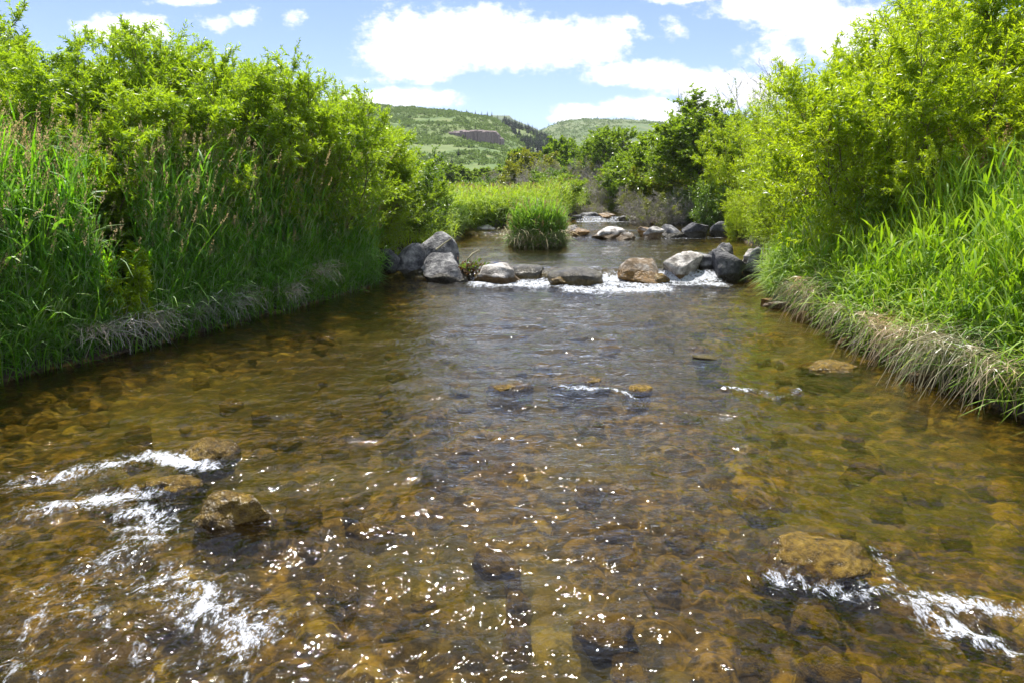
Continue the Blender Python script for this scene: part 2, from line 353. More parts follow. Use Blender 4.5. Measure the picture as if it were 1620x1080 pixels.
for u, v, rr_, k in ((540, 840, .22, .75), (625, 925, .2, .8), (700, 955, .16, .7), (420, 905, .2, .6), (250, 1000, .35, .8), (80, 1000, .4, .8), (470, 1050, .22, .55), (640, 1060, .2, .5), (900, 1010, .2, .3), (770, 1040, .16, .35),
                     (1255, 905, .2, .5), (1440, 880, .16, .6), (1530, 960, .2, .4), (160, 790, .35, .5), (60, 700, .3, .3), (560, 690, .3, .12), (880, 700, .5, .12), (1140, 660, .25, .4), (920, 604, .5, .3), (330, 760, .3, .4), (1000, 840, .4, .25)):
    px, py = un(u, v); RUFF = np.maximum(RUFF, k*np.exp(-(((X-px)**2+(Y-py)**2)/rr_**2)))
RUFF *= 0.4+0.75*ss(0.5+1.5*perlin(X*3, Y*2.2, 19))
turb = 0.50+0.05*ss((Y-14)/1.0)+0.16*ss(0.5+1.5*perlin(X*0.7, Y*0.35, 29))+0.16*riff*ss(d/1.1)+RUFF+0.5*np.clip(foam, 0, 1)
turb *= 0.35+0.65*ss(d/0.9)
turb = np.clip(turb, 0, 1.3)
dy = np.maximum(0.02, 0.0072*Y)
wx = X+0.25*perlin(X*0.8, Y*0.6, 5.5); wy = Y+0.25*perlin(X*0.7, Y*0.7, 6.5)
Zw = np.zeros_like(X)
for sc, amp, asp in ((0.75, 0.034, 0.7), (0.36, 0.034, 0.75), (0.18, 0.021, 0.8), (0.10, 0.0085, 0.9), (0.055, 0.0036, 1.0)):
    keep = ss((sc/dy-1.6)/2.0)
    nz = perlin(wx/sc, wy/sc*asp, sc*31)
    nz = 0.55*nz+0.45*(0.35-np.abs(perlin(wx/sc*0.9+40, wy/sc*asp*0.9+11, sc*57)))*1.6
    nx = perlin(wx/sc*0.55+9, wy/sc*1.25+5, sc*77)          # crests across the current in the smoother run
    k2 = 0.65+0.35*ss((Y-6.0)/3.0); nz = nz*(1-k2)+nx*1.7*k2
    Zw += amp*nz*keep*(0.16+1.15*turb)
RK = []                                     # water piles up over barely covered stones
for (u, v), h, s, hole in (((1315, 890), 0.03, 0.26, 0.012), ((255, 768), 0.025, 0.20, 0.012), ((920, 604), 0.025, 0.3, 0.01), ((805, 611), 0.025, 0.25, 0.015), ((350, 815), 0.02, 0.3, 0.012),
                           ((540, 840), 0.04, 0.16, 0.03), ((420, 890), 0.035, 0.16, 0.04), ((640, 920), 0.04, 0.16, 0.03), ((720, 960), 0.03, 0.14, 0.03), ((820, 745), 0.03, 0.2, 0.02), ((1140, 760), 0.025, 0.2, 0.02)):
    px, py = un(u, v)
    Zw += h*np.exp(-(((X-px)/s)**2+((Y-py-0.03)/(s*.7))**2))-hole*np.exp(-(((X-px-0.03)/s)**2+((Y-py+s*.9)/(s*.5))**2))
Zw += 0.035*np.clip(foam, 0, 1)*fbm(X*10, Y*7, 2, 3)
zz = lv+Zw
me = mesh('river', np.stack([X, Y, zz], -1).reshape(-1, 3), [grid_faces(*X.shape)], [M['water']], True, None, {'foam': foam.ravel(), 'turb': turb.ravel()})
kind(link('river_water', me), 'structure', 'clear rippling river flowing over stones with white water at the weirs')

# ------------------------------------------------------------------ ground and hills
gx = np.unique(np.concatenate([-np.geomspace(16, 1000, 26), np.linspace(-16, 20, 37), np.geomspace(20, 1000, 26)]))
gy = np.unique(np.concatenate([-np.geomspace(4, 60, 9), np.linspace(-4, 46, 51), np.geomspace(46, 1480, 46)]))
X, Y = np.meshgrid(gx, gy)
yc = np.clip(Y, -4, 46); inside = ss((X-Lx(yc)+7.5)/1.5)*ss((Rx(yc)+7.5-X)/1.5)*ss((Y+2.5)/1.0)*ss((44.0-Y)/1.0)
Z = land(X, np.clip(Y, -50, 60))*1.0-0.02-1.9*inside
Z = Z+0.008*np.clip(Y-46, 0, 100)
me = mesh('ground', np.stack([X, Y, Z], -1).reshape(-1, 3), [grid_faces(*X.shape)], [M['ground']])
kind(link('ground', me), 'structure', 'grassy valley floor beyond the river banks')

def ridge_hill(name, label, prof, Y0, Y1, f, mat, v0, nu=220, nt_=90, rough=1.0, back=0.6):
    us = np.array([p[0] for p in prof], float); vs = np.array([p[1] for p in prof], float)
    U = np.linspace(us[0], us[-1], nu); V = np.interp(U, us, vs)
    T = np.concatenate([np.linspace(0, 1, nt_), 1+np.linspace(0, 1, 14)[1:]*back])
    pts = np.zeros((len(T), nu, 3))
    for j, t in enumerate(T):
        Yd = Y0+(Y1-Y0)*t
        tt = min(t, 1.0)
        tanx = (U-810)/FPX
        ytop = (540-V)/FPX; ybot = (540-v0)/FPX
        et = (-sp+ytop*cp)/(cp+ytop*sp); eb = (-sp+ybot*cp)/(cp+ybot*sp)
        ztop = CAMH+Y1*et; zbot = CAMH+Y0*eb
        z = zbot+(ztop-zbot)*f(tt)
        if t > 1: z = z-(ztop-zbot)*0.5*ss((t-1)/back)
        k = 1/(cp+0*U)
        x = tanx*Yd/(cp+((540-V)/FPX)*sp)
        pts[j, :, 0] = x; pts[j, :, 1] = Yd; pts[j, :, 2] = z
    n = fbm(pts[..., 0]/45, pts[..., 1]/60, 4.4, 5)
    env = np.clip(T, 0, 1)[:, None]*(1.15-np.clip(T, 0, 1)[:, None])
    pts[..., 2] += rough*n*env*14*(Y1/430)+rough*0.7*fbm(pts[..., 0]/9, pts[..., 1]/9, 1.1, 3)*(Y1/430)
    o = link(name, mesh(name, pts.reshape(-1, 3), [grid_faces(len(T), nu)], [mat])); kind(o, 'structure', label)
    return pts
hill_f = lambda t: 0.42*ss(t/0.55)*0.9+0.12*ss((t-0.52)/0.10)+0.502*ss((t-0.50)/0.56)**0.9
H1 = ridge_hill('hill', 'broad green scrub covered hill rising beyond the river valley',
     [(-900, 240), (-300, 200), (100, 180), (400, 168), (520, 162), (570, 165), (640, 168), (720, 175), (775, 184), (800, 196), (830, 209), (860, 222), (900, 240), (960, 262), (1040, 280), (1200, 292)],
     140, 430, hill_f, M['hill'], 293)
H2 = ridge_hill('hill', 'paler rounded green hill behind the right end of the main hill',
     [(760, 262), (800, 240), (843, 218), (862, 207), (892, 195), (930, 192), (990, 194), (1040, 197), (1130, 205), (1300, 215), (1700, 240), (2400, 280)],
     440, 820, lambda t: ss(t)**0.8, M['hill2'], 280, rough=0.5)
H3 = ridge_hill('mesa', 'distant flat topped mesa showing blue behind the ridge',
     [(690, 215), (740, 192), (772, 185), (778, 182.5), (806, 183), (812, 189), (822, 193), (850, 205), (900, 225)],
     1000, 1350, lambda t: 0.7*ss(t/0.9)+0.3*ss((t-0.9)/0.1), M['hill2'], 262, rough=0.05, nt_=60)

# ------------------------------------------------------------------ rocks
def ico(sub):
    import bmesh
    bm = bmesh.new(); bmesh.ops.create_icosphere(bm, subdivisions=sub, radius=1.0)
    V = np.array([v.co[:] for v in bm.verts]); F = np.array([[v.index for v in f.verts] for f in bm.faces]); bm.free(); return V, F
ICO5, ICO4, ICO3 = ico(5), ico(4), ico(3)
def rock_mesh(name, size, mat, seed, facets=12, rough=0.115, base=-0.35, ball=ICO4, flat=1.0, sharp=0.98, sink=0.3, dome=False):
    rng = np.random.RandomState(seed); V = ball[0].copy()
    for k in range(facets):
        n = nrm(rng.normal(size=3)*np.array([1, 1, 0.9])); dd = rng.uniform(0.50, 0.86)
        s = V@n; V -= np.where(s > dd, (s-dd)*sharp, 0)[:, None]*n[None, :]
    o = rng.uniform(-50, 50, 3)
    q = V*1.6+o
    V *= 1+(rough*1.5*fbm(q[:, 0], q[:, 1], q[:, 2], 5, 0.55))[:, None]
    if dome:                               # low rounded stone: half in the water, wide foot on the bed
        V[:, :2] *= (1-0.14*np.clip(V[:, 2], 0, 1))[:, None]; V = V/np.abs(V).max(0)
        up_ = V[:, 2] > 0; zz = V[:, 2].copy()
        V[:, 2] = np.where(up_, zz*1.45-0.45, -0.45+zz*1.2)
        V[:, :2] *= np.where(up_, 0.56, 0.56+0.10*np.clip(-zz*2, 0, 1))[:, None]
        V[:, 0] *= size[0]; V[:, 1] *= size[1]; V[:, 2] = np.where(V[:, 2] > -0.45, V[:, 2]*size[2]*1.0, -0.45*size[2]+(V[:, 2]+0.45)*max(sink, size[2])/1.2)
        return mesh(name, V, [ball[1]], [mat], True)
    ext = V.max(0)-V.min(0); V = (V-V.min(0))/ext-0.5
    zn = V[:, 2]+0.5; V[:, :2] *= (1+0.55*np.clip((0.5-zn)/0.5, 0, 1)**1.5)[:, None]; V[:, :2] /= np.abs(V[:, :2]).max(0)*2; V[:, 2] = zn            # 0..1, broad foot
    V[:, 2] = V[:, 2]*(1-base)+base         # base..1, water line at 0
    V = V*np.array(size)
    if sink: V[:, 2] *= np.where(V[:, 2] < 0, max(1.0, sink/(-base*size[2])), 1.0)
    return mesh(name, V, [ball[1]], [mat], True)
def rock(u, v, w, h, mat, label, z=0.0, seed=0, group=None, dep=0.8, name='boulder', cat='boulder', rot=None, **k):
    x, y = un(u, v, z); s = math.hypot(math.hypot(x, y), CAMH-z)/FPX
    W, Hh = w*s, h*s/0.96
    D = W*dep
    o = link(name, rock_mesh(name, (W, D, Hh), M[mat], seed, **k), None, (x, y+D*0.42, z))
    o.rotation_euler[2] = (rot if rot is not None else 0.0)
    return tag(o, label, cat, group)
G1 = 'boulders of the near weir'
rock(617, 440, 40, 42, 'rock_dark', 'dark boulder half hidden in the grass left of the near weir', .02, 1, G1)
rock(641, 442, 80, 52, 'rock_grey', 'angular dark grey boulder leaning against the left side of the tallest grey boulder', .0, 2, G1, sharp=1.0, rot=0.5)
rock(688, 434, 78, 62, 'rock_grey', 'tallest rounded grey boulder at the left end of the near weir', .05, 3, G1, sharp=0.85)
rock(699, 446, 86, 40, 'rock_grey', 'wide pitted grey boulder in front of the tallest one on the near weir', 0, 4, G1, rough=0.16)
rock(738, 441, 30, 26, 'rock_moss', 'small mossy stone tucked against the right side of the grey boulder pile', 0, 5, G1)
rock(787, 449, 84, 28, 'rock_pale', 'flat whitish boulder with orange algae at its left foot in the near weir', 0, 6, G1, facets=14)
rock(834, 444, 66, 22, 'rock_wet', 'brown wet rock sloping down beside the whitish boulder', 0, 7, G1, facets=7, rough=.07)
rock(872, 444, 62, 17, 'rock_wet', 'low wet brown rock under thin water in the middle of the weir', 0.0, 8, G1, facets=7, rough=.07)
rock(912, 451, 90, 25, 'rock_wet', 'smooth dark slab with water sliding over it in the near weir', 0, 109, G1, sharp=.5, facets=5, rough=.06)
rock(890, 452, 40, 14, 'rock_moss', 'small olive mossy stone at the foot of the smooth dark slab', 0, 19, G1)
rock(1016, 446, 80, 32, 'rock_brown', 'orange brown boulder with a grey crown right of the white water', 0, 10, G1)
rock(1048, 446, 30, 12, 'rock_moss', 'little brown stone between the orange boulder and the white topped boulder', 0, 20, G1)
rock(1085, 443, 68, 40, 'rock_pale', 'white topped boulder with a brown and dark front on the near weir', 0, 11, G1, facets=9, sharp=1.0)
rock(1136, 433, 52, 36, 'rock_pale', 'pale brown boulder behind the gap in the near weir', .08, 12, G1)
rock(1165, 444, 74, 44, 'rock_dark', 'big square dark boulder at the right end of the near weir', 0, 13, G1, sharp=1.0, facets=9, rot=0.4)
rock(1150, 425, 44, 36, 'rock_grey', 'grey boulder standing behind the big square dark one', .12, 14, G1)
rock(1206, 441, 50, 44, 'rock_grey', 'grey boulder under the grass at the right end of the near weir', .02, 15, G1)
rock(1200, 424, 46, 26, 'rock_pale', 'flat pale slab behind the right end boulders', .15, 16, G1)
rock(1120, 428, 40, 24, 'rock_grey', 'low grey stone behind the white topped boulder', .15, 17, G1)
G2 = 'rocks of the second weir'
rock(742, 366, 31, 19, 'rock_dark', 'dark rock at the left end of the second weir', .22, 31, G2)
rock(772, 371, 48, 14, 'rock_pale', 'pale orange tinted rock beside the dark one left of the grass island', .22, 32, G2)
rock(801, 368, 24, 11, 'rock_grey', 'small grey rock just left of the grass island', .22, 33, G2)
rock(752, 372, 28, 9, 'rock_grey', 'low grey stone in front of the pale rock left of the island', .22, 35, G2)
rock(888, 374, 28, 9, 'rock_brown', 'small orange stone right behind the grass island', .22, 36, G2)
rock(917, 374, 46, 12, 'rock_brown', 'flat orange brown rock right of the grass island', .22, 34, G2)
rock(905, 369, 28, 12, 'rock_pale', 'pale flat stone behind the flat orange rock', .25, 37, G2)
rock(968, 377, 61, 16, 'rock_pale', 'whitish low boulder in the middle of the second weir', .22, 38, G2)
rock(992, 378, 31, 10, 'rock_pale', 'small whitish stone at the right foot of the whitish low boulder', .22, 39, G2)
rock(1023, 374, 28, 14, 'rock_brown', 'mossy brown rock in the second weir', .22, 40, G2)
rock(1036, 376, 33, 16, 'rock_pale', 'pale grey rock touching the mossy brown one', .22, 41, G2)
rock(1066, 374, 42, 17, 'rock_grey', 'rounded grey boulder between pale and dark ones in the second weir', .24, 42, G2)
rock(1103, 374, 42, 19, 'rock_dark', 'dark wedge shaped boulder near the right end of the second weir', .24, 43, G2, sharp=1)
rock(1140, 373, 31, 20, 'rock_grey', 'round light grey boulder beside the yellow green willow', .24, 44, G2, sharp=.5)
G3 = 'rocks of the far rapid'
rock(912, 349, 26, 9, 'rock_dark', 'dark stone at the left end of the far rapid', .44, 51, G3)
rock(935, 347, 42, 10, 'rock_grey', 'wide flat grey rock in the far rapid', .46, 52, G3)
rock(962, 348, 31, 10, 'rock_brown', 'brown rock beside the flat grey rock in the far rapid', .46, 53, G3)
rock(987, 349, 24, 7, 'rock_grey', 'small grey stone at the right of the far rapid', .46, 54, G3)
rock(1004, 349, 17, 6, 'rock_pale', 'small pale stone at the right end of the far rapid', .46, 55, G3)
rock(1040, 354, 24, 6, 'rock_brown', 'low reddish stone under the dark tree on the far shore', .44, 56, G3)
rock(1066, 354, 37, 7, 'rock_dark', 'dark low stone along the shaded far shore', .44, 57, G3)
GF = 'stones breaking the foreground water'
rock(352, 838, 108, 44, 'rock_moss', 'largest shaggy amber mossy stone with a pale wet spot in the foreground riffle', 0, 61, GF, name='mossy_stone', cat='stone', rough=.20, ball=ICO5, facets=3, dome=True)
rock(322, 724, 80, 18, 'rock_moss', 'small mossy stone at the end of the long white ripple', 0, 62, GF, name='mossy_stone', cat='stone', rough=.20, ball=ICO5, facets=3, dome=True)
rock(258, 778, 80, 11, 'rock_moss', 'low golden mossy stone beside a dark hollow of water', -.01, 63, GF, name='mossy_stone', cat='stone', rough=.20, ball=ICO5, facets=3, dome=True)
rock(1318, 912, 160, 24, 'rock_moss', 'wide golden brown stone with white water curling round its foot', -.015, 64, GF, name='mossy_stone', cat='stone', rough=.20, ball=ICO5, facets=3, dome=True)
rock(921, 611, 88, 10, 'rock_moss', 'humped golden stone with a white line of foam below it in mid river', 0, 65, GF, name='mossy_stone', cat='stone', rough=.20, ball=ICO5, facets=3, dome=True)
rock(806, 616, 70, 7, 'rock_moss', 'low brown stone left of the humped golden stone in mid river', 0, 66, GF, name='mossy_stone', cat='stone', rough=.20, ball=ICO5, facets=3, dome=True)
rock(1016, 618, 46, 5, 'rock_moss', 'small flat brown stone right of the humped golden stone', 0, 67, GF, name='mossy_stone', cat='stone', rough=.20, ball=ICO5, facets=3, dome=True)
rock(1327, 586, 80, 8, 'rock_moss', 'flat tan stone just above water near the right bank', -.01, 68, GF, name='mossy_stone', cat='stone', rough=.20, ball=ICO5, facets=3, dome=True)
rock(1122, 571, 50, 5, 'rock_wet', 'dark flat wet stone in the smooth water below the weir', -.01, 69, GF, name='wet_stone', cat='stone')
GB = 'small stones at the foot of the right bank'
rock(1468, 606, 40, 14, 'rock_pale', 'pale stone at the foot of the dead straw on the right bank', 0, 71, GB, name='bank_stone', cat='stone')
rock(1278, 508, 32, 12, 'rock_brown', 'reddish stone at the water edge below the right grass', 0, 72, GB, name='bank_stone', cat='stone')
rock(1236, 488, 44, 9, 'rock_pale', 'flat pale stone at the water edge nearest the weir', 0, 73, GB, name='bank_stone', cat='stone')
rock(1216, 482, 22, 9, 'rock_brown', 'small brown stone next to the flat pale edge stone', 0, 74, GB, name='bank_stone', cat='stone')
rock(1345, 545, 30, 9, 'rock_brown', 'half sunk brown stone under the overhanging right grass', 0, 75, GB, name='bank_stone', cat='stone')
# cobbles on the bed
rng = np.random.RandomState(5)
cob = [rock_mesh('cobble', (1, 1, 1), M['cobble'], 200+i, facets=8, rough=.20, base=-.3, ball=ICO4, sharp=.7, sink=0) for i in range(6)]
placed = []
tries = 0
while len(placed) < 170 and tries < 8000:
    tries += 1
    y = 1.9+9.0*rng.rand()**1.5; x = rng.uniform(Lx(y)+.7, Rx(y)-.5)
    w = rng.uniform(.14, .36)*(0.9 if y > 5 else 1.0)
    if abs(x) > 0.85*y+0.6: continue
    if any((x-a)**2+(y-b)**2 < ((w+c)*.55)**2 for a, b, c in placed): continue
    placed.append((x, y, w))
    zb = float(terrain(np.array([x]), np.array([y]))[0][0])
    hh = min(w*rng.uniform(.35, .6), 0.9*max(0.05, -zb))
    o = link('cobble', cob[rng.randint(6)], None, (x, y, zb)); o.scale = (w, w*rng.uniform(.65, .95), hh); o.rotation_euler[2] = rng.uniform(0, 6.28)
    tag(o, 'amber cobble lying under the clear rippling water of the shallow river', 'cobble', 'submerged cobbles on the river bed')

# ------------------------------------------------------------------ plants
def leafset(G, P, D, L, W, rng, m=0, droop=0.12, fold=0.15):
    n = len(P)
    if n == 0: return
    D = nrm(D); R = nrm(rng.normal(size=(n, 3))+np.array([0, 0, 0.9])); S = nrm(np.cross(D, R)); N = np.cross(S, D)
    L = np.broadcast_to(L, n)[:, None]; W = np.broadcast_to(W, n)[:, None]
    mid = P+D*L*0.42+N*L*0.04
    tip = P+D*L-np.array([0, 0, 1.])*L*droop
    V = np.stack([P, mid+S*W*0.5+N*W*fold, tip, mid-S*W*0.5+N*W*fold], 1).reshape(-1, 3)
    Q = np.arange(n*4).reshape(-1, 4)
    G.add(V, Q, m=m)
def tube(G, pts, r0, r1, k=5, m=0):
    pts = np.asarray(pts); n = len(pts)
    t = nrm(np.gradient(pts, axis=0)); up = np.array([0.31, 0.17, 0.93])
    a = nrm(np.cross(t, up)); c = np.cross(t, a); rr = np.linspace(r0, r1, n)[:, None, None]
    th = np.arange(k)*2*PI/k
    V = pts[:, None, :]+rr*(a[:, None, :]*np.cos(th)[None, :, None]+c[:, None, :]*np.sin(th)[None, :, None])
    i = np.arange(n-1)[:, None]*k; j = np.arange(k)[None, :]; j2 = (j+1) % k
    Q = np.stack([i+j, i+j2, i+k+j2, i+k+j], -1).reshape(-1, 4)
    G.add(V.reshape(-1, 3), Q, m=m)
def path(rng, p, d, L, n=6, wob=0.12, up=0.0):
    pts = [np.array(p, float)]; d = nrm(np.array(d, float))
    for i in range(n):
        d = nrm(d+rng.normal(size=3)*wob+np.array([0, 0, up])); pts.append(pts[-1]+d*L/n)
    return np.array(pts)
def interp_path(pts, s):
    n = len(pts)-1; f = np.clip(s*n, 0, n-1e-6); i = f.astype(int); w = (f-i)[:, None]
    return pts[i]*(1-w)+pts[i+1]*w, nrm(pts[i+1]-pts[i])
def twigs_ribbon(G, P, D, L, w, m=0, rng=None):
    n = len(P); S = nrm(np.cross(D, rng.normal(size=(n, 3))))*w; E = P+D*L[:, None]
    V = np.stack([P+S, E, P-S], 1).reshape(-1, 3); G.add(V, None, np.arange(n*3).reshape(-1, 3), m)
def shrub(seed, H=3.6, R=1.6, stems=16, nbr=15, ntw=8, nlf=13, ll=0.085, lw=0.017, up=0.06, base_r=0.35, bare=0.0, trunk=None, blen=0.26, tilt=(0.1, 0.75), low=0.18, upt=0.35, thick=0.018, tb=.45, tw=.0022):
    rng = np.random.RandomState(seed); GS, GL = Geo(), Geo(); LP, LD = [], []; TP, TD, TL = [], [], []
    for i in range(stems):
        az = 2*PI*(i+rng.uniform(-.4, .4))/stems; tl = rng.uniform(*tilt)
        if trunk is None:
            p0 = np.array([math.cos(az), math.sin(az), 0])*base_r*rng.rand()**.5; p0[2] = -0.1
            Ls = H*rng.uniform(.86, 1.03)*(1-.12*tl*tl)
        else:
            tp, td = interp_path(trunk, np.array([rng.uniform(tb, 1.0)])); p0 = tp[0]
            Ls = (H-p0[2])*rng.uniform(.8, 1.1)
            if tl > 0.9: Ls = max(Ls*.8, R*rng.uniform(.75, 1.05))
        d = np.array([math.cos(az)*math.sin(tl), math.sin(az)*math.sin(tl), math.cos(tl)])
        pts = path(rng, p0, d, Ls, 9, 0.09, up)
        rad = np.hypot(pts[:, 0], pts[:, 1]); f = np.minimum(1, (R*1.05)/np.maximum(rad, 1e-6)); pts[:, 0] *= f**.8; pts[:, 1] *= f**.8
        tube(GS, pts, thick*H/3.6*rng.uniform(.8, 1.2), 0.004, 5)
        s = np.sort(rng.uniform(low, 1.0, nbr)); bp, bd = interp_path(pts, s)
        for k in range(nbr):
            side = nrm(np.cross(bd[k], rng.normal(size=3))); bdir = nrm(bd[k]*rng.uniform(.3, .9)+side*rng.uniform(.5, 1.0)+np.array([0, 0, upt]))
            bl = H*blen*rng.uniform(.55, 1.15)*(1.15-0.62*s[k])
            bpts = path(rng, bp[k], bdir, bl, 5, 0.15, 0.03)
            tube(GS, bpts, 0.006*H/3.6+.001, 0.002, 3)
            q = np.sort(rng.uniform(.15, 1.0, ntw)); qp, qd = interp_path(bpts, q)
            td = nrm(qd*0.8+rng.normal(size=(ntw, 3))*0.62+np.array([0, 0, 0.22])); tlen = bl*rng.uniform(.25, .6, ntw)
            TP.append(qp); TD.append(td); TL.append(tlen)
            if rng.rand() < bare: continue
            for arr_p, arr_d, arr_l in ((qp, td, tlen),):
                t = rng.uniform(.05, 1.0, (ntw, nlf)); pp = arr_p[:, None, :]+arr_d[:, None, :]*(arr_l[:, None]*t)[..., None]
                dd = nrm(arr_d[:, None, :]*0.75+nrm(rng.normal(size=(ntw, nlf, 3)))*0.75+np.array([0, 0, .05]))
                LP.append(pp.reshape(-1, 3)); LD.append(dd.reshape(-1, 3))
            t = rng.uniform(.1, 1.0, nlf*2); pp, pd = interp_path(bpts, t)
            LP.append(pp); LD.append(nrm(pd*.7+nrm(rng.normal(size=(nlf*2, 3)))*.8))
        t = rng.uniform(.75, 1.0, 36); pp, pd = interp_path(pts, t); LP.append(pp); LD.append(nrm(pd*.9+nrm(rng.normal(size=(36, 3)))*.7))
    twigs_ribbon(GS, np.concatenate(TP), np.concatenate(TD), np.concatenate(TL), tw*H/3.6+.0008, 0, rng)
    if LP:
        LP = np.concatenate(LP); LD = np.concatenate(LD); n = len(LP)
        leafset(GL, LP, LD, ll*rng.uniform(.6, 1.2, n), lw*rng.uniform(.7, 1.2, n), rng)
    return GS, (GL if LP is not None and len(LP) else None)
class Kind:
    def __init__(s, name, cat, GS, GL, sm, lm, stem_name='stem', leaf_name='foliage', H=3.6):
        s.name, s.cat = name, cat; s.H = float(np.percentile(np.concatenate((GL or GS).V)[:, 2], 99.3)); s.parts = [(stem_name, GS.build(name+'_'+stem_name, [sm]))]
        if GL is not None: s.parts.append((leaf_name, GL.build(name+'_'+leaf_name, [lm], False)))
    def put(s, x, y, z, h, label, group=None, wide=1.0, rz=0.0, mats=None):
        o = bpy.data.objects.new(s.name, None); COL.objects.link(o); o.location = (x, y, z); o.rotation_euler[2] = rz
        k = h/s.H; o.scale = (k*wide, k*wide, k); tag(o, label, s.cat, group); o.empty_display_size = .2
        for n, me in s.parts: link(n, me, o)
        return o
WL = [Kind('willow_shrub', 'willow shrub', *shrub(11+i, 3.6, 1.7, 23, 21, 9, 22, 0.084, 0.018, upt=.22, tilt=(.08, .95), low=.08), M['stem'], M['willow_l']) for i in range(3)]
WR = [Kind('willow_shrub', 'willow shrub', *shrub(31+i, 3.6, 1.75, 22, 22, 9, 23, 0.080, 0.0170, upt=.2, tilt=(.08, 1.05), low=.06), M['stem'], M['willow_r']) for i in range(3)]
WM = [Kind('willow_shrub', 'willow shrub', *shrub(51+i, 2.0, 1.2, 18, 12, 7, 9, 0.10, 0.024), M['stem'], M['meadow'], H=2.0) for i in range(2)]
BL = [Kind('leafy_shrub', 'leafy shrub', *shrub(61+i, 3.0, 1.6, 16, 14, 8, 10, 0.09, 0.042, low=.08), M['stem'], M['broad'], H=3.0) for i in range(2)]
GREY = [Kind('bare_shrub', 'bare shrub', *shrub(71+i, 2.6, 1.7, 24, 22, 22, 5, 0.07, 0.03, bare=0.90, blen=.34, upt=.0, tilt=(.2, 1.35), tw=.005), M['greybark'], M['tree_y'], H=2.6) for i in range(2)]
def treekind(seed, name, H, R, mat, stems=20, trunk_h=1.6, lw=.07, ll=.12, nbr=16, ntw=8, nlf=9, bare=0.0, lean=(0, 0, 1), tilt=(0.25, 1.35), bark='bark', cat='tree', r0=None, tb=.12):
    rng = np.random.RandomState(seed)
    tr = path(rng, (0, 0, -.2), lean, trunk_h+H*.3, 6, 0.07, .05)
    GS, GL = shrub(seed, H, R, stems, nbr, ntw, nlf, ll, lw, up=.05, trunk=tr, blen=.24, tilt=tilt, low=.2, bare=bare, thick=.02, upt=.15, tb=tb)
    GT = Geo(); tube(GT, tr, r0 or H*.032, H*.014, 8)
    k = Kind(name, cat, GS, GL, M[bark], M[mat], 'branches', 'crown', H)
    k.parts.insert(0, ('trunk', GT.build(name+'_trunk', [M[bark]]))); return k
BIG = treekind(81, 'spreading_tree', 6.0, 3.3, 'tree', 40, 1.8, .10, .15, 20, 9, 10, bare=.2, tilt=(.1, 1.6), tb=.3)
TD = [treekind(83+i, 'leafy_tree', 6.0, 2.7, 'tree', 34, 1.4, .11, .17, 16, 8, 9, tilt=(.15, 1.5), bare=.08) for i in range(2)]
TY = [treekind(87, 'leafy_tree', 5.0, 2.4, 'tree_y', 30, .9, .11, .17, 16, 8, 8, tilt=(.15, 1.5), bare=.1)]
TF = [treekind(90, 'leafy_tree', 6.0, 2.8, 'tree', 28, 1.2, .28, .36, 12, 7, 7, tilt=(.15, 1.5))]
BARE = treekind(93, 'bare_tree', 6.0, 1.7, 'tree', 9, 2.2, .05, .08, 12, 8, 4, bare=1.0, tilt=(.05, .5), bark='greybark', tb=.45)

def gz(x, y):
    yc = min(max(y, -3), 44)
    if y < 44.5: return float(terrain(np.array([float(x)]), np.array([float(y)]))[0][0])
    return float(land(np.array([float(x)]), np.array([min(y, 60.)]))[0])+0.008*min(max(y-46, 0), 100)
def plant(kind_, u, vtop, Y, label, group=None, wide=1.0, rz=None, dx=0.0, z=None):
    x, _, zt = at(u, vtop, Y); x += dx
    z0 = gz(x, Y) if z is None else z
    return kind_.put(x, Y, z0-.05, max(zt-z0, .3), label, group, wide, rz if rz is not None else (u*0.37) % 6.28)

GWL = 'green willow shrubs on the left bank'
left = [(-70, 62, 8.8, 'willow shrub at the very left edge of the left bank, behind the tallest reeds'),
        (40, 74, 9.5, 'green willow shrub whose crown dips below the small clouds at upper left'),
        (95, 102, 9.6, 'green willow shrub behind the reeds above the little sapling'),
        (222, 80, 11.7, 'green willow shrub with long wispy shoots under the upper left cloud'),
        (283, 72, 11.6, 'tall green willow shrub with upright pale shoots near the middle of the left bank'),
        (348, 80, 12.0, 'green willow shrub with the highest tuft of shoots in the middle of the left bank'),
        (425, 128, 12.4, 'green willow shrub with a dark hollow on its river side'),
        (482, 152, 13.9, 'green willow shrub sloping down towards the distant hill'),
        (535, 185, 15.2, 'green willow shrub next to last at the downward end of the left row'),
        (585, 205, 16.0, 'yellowish willow shrub at the far end of the left row beside the broad leaved shrubs'),
        (-30, 40, 11.5, 'willow shrub in the back row at the far left'),
        (258, 92, 13.2, 'willow shrub in the back row behind the middle of the left bank')]
for i, (u, v, Yd, lab) in enumerate(left):
    plant(WL[i % 3], u, v, Yd, lab, GWL, 1.08)
GBL = 'broad leaved shrubs beyond the left boulders'
for i, (u, v, Yd, w, lab) in enumerate([(640, 240, 17.5, 1.1, 'dense broad leaved shrub with a dark hollow behind the grey boulders'), (682, 288, 20.0, 1.0, 'lower broad leaved shrub reaching over the pool left of the grass island'),
      (615, 252, 19.5, 1.1, 'broad leaved shrub standing behind the dense one'), (722, 322, 23.0, 1.0, 'small rounded leafy shrub above the dark rock of the second weir')]):
    plant(BL[i % 2], u, v, Yd, lab, GBL, w)
GWR = 'yellow green willow shrubs on the right bank'
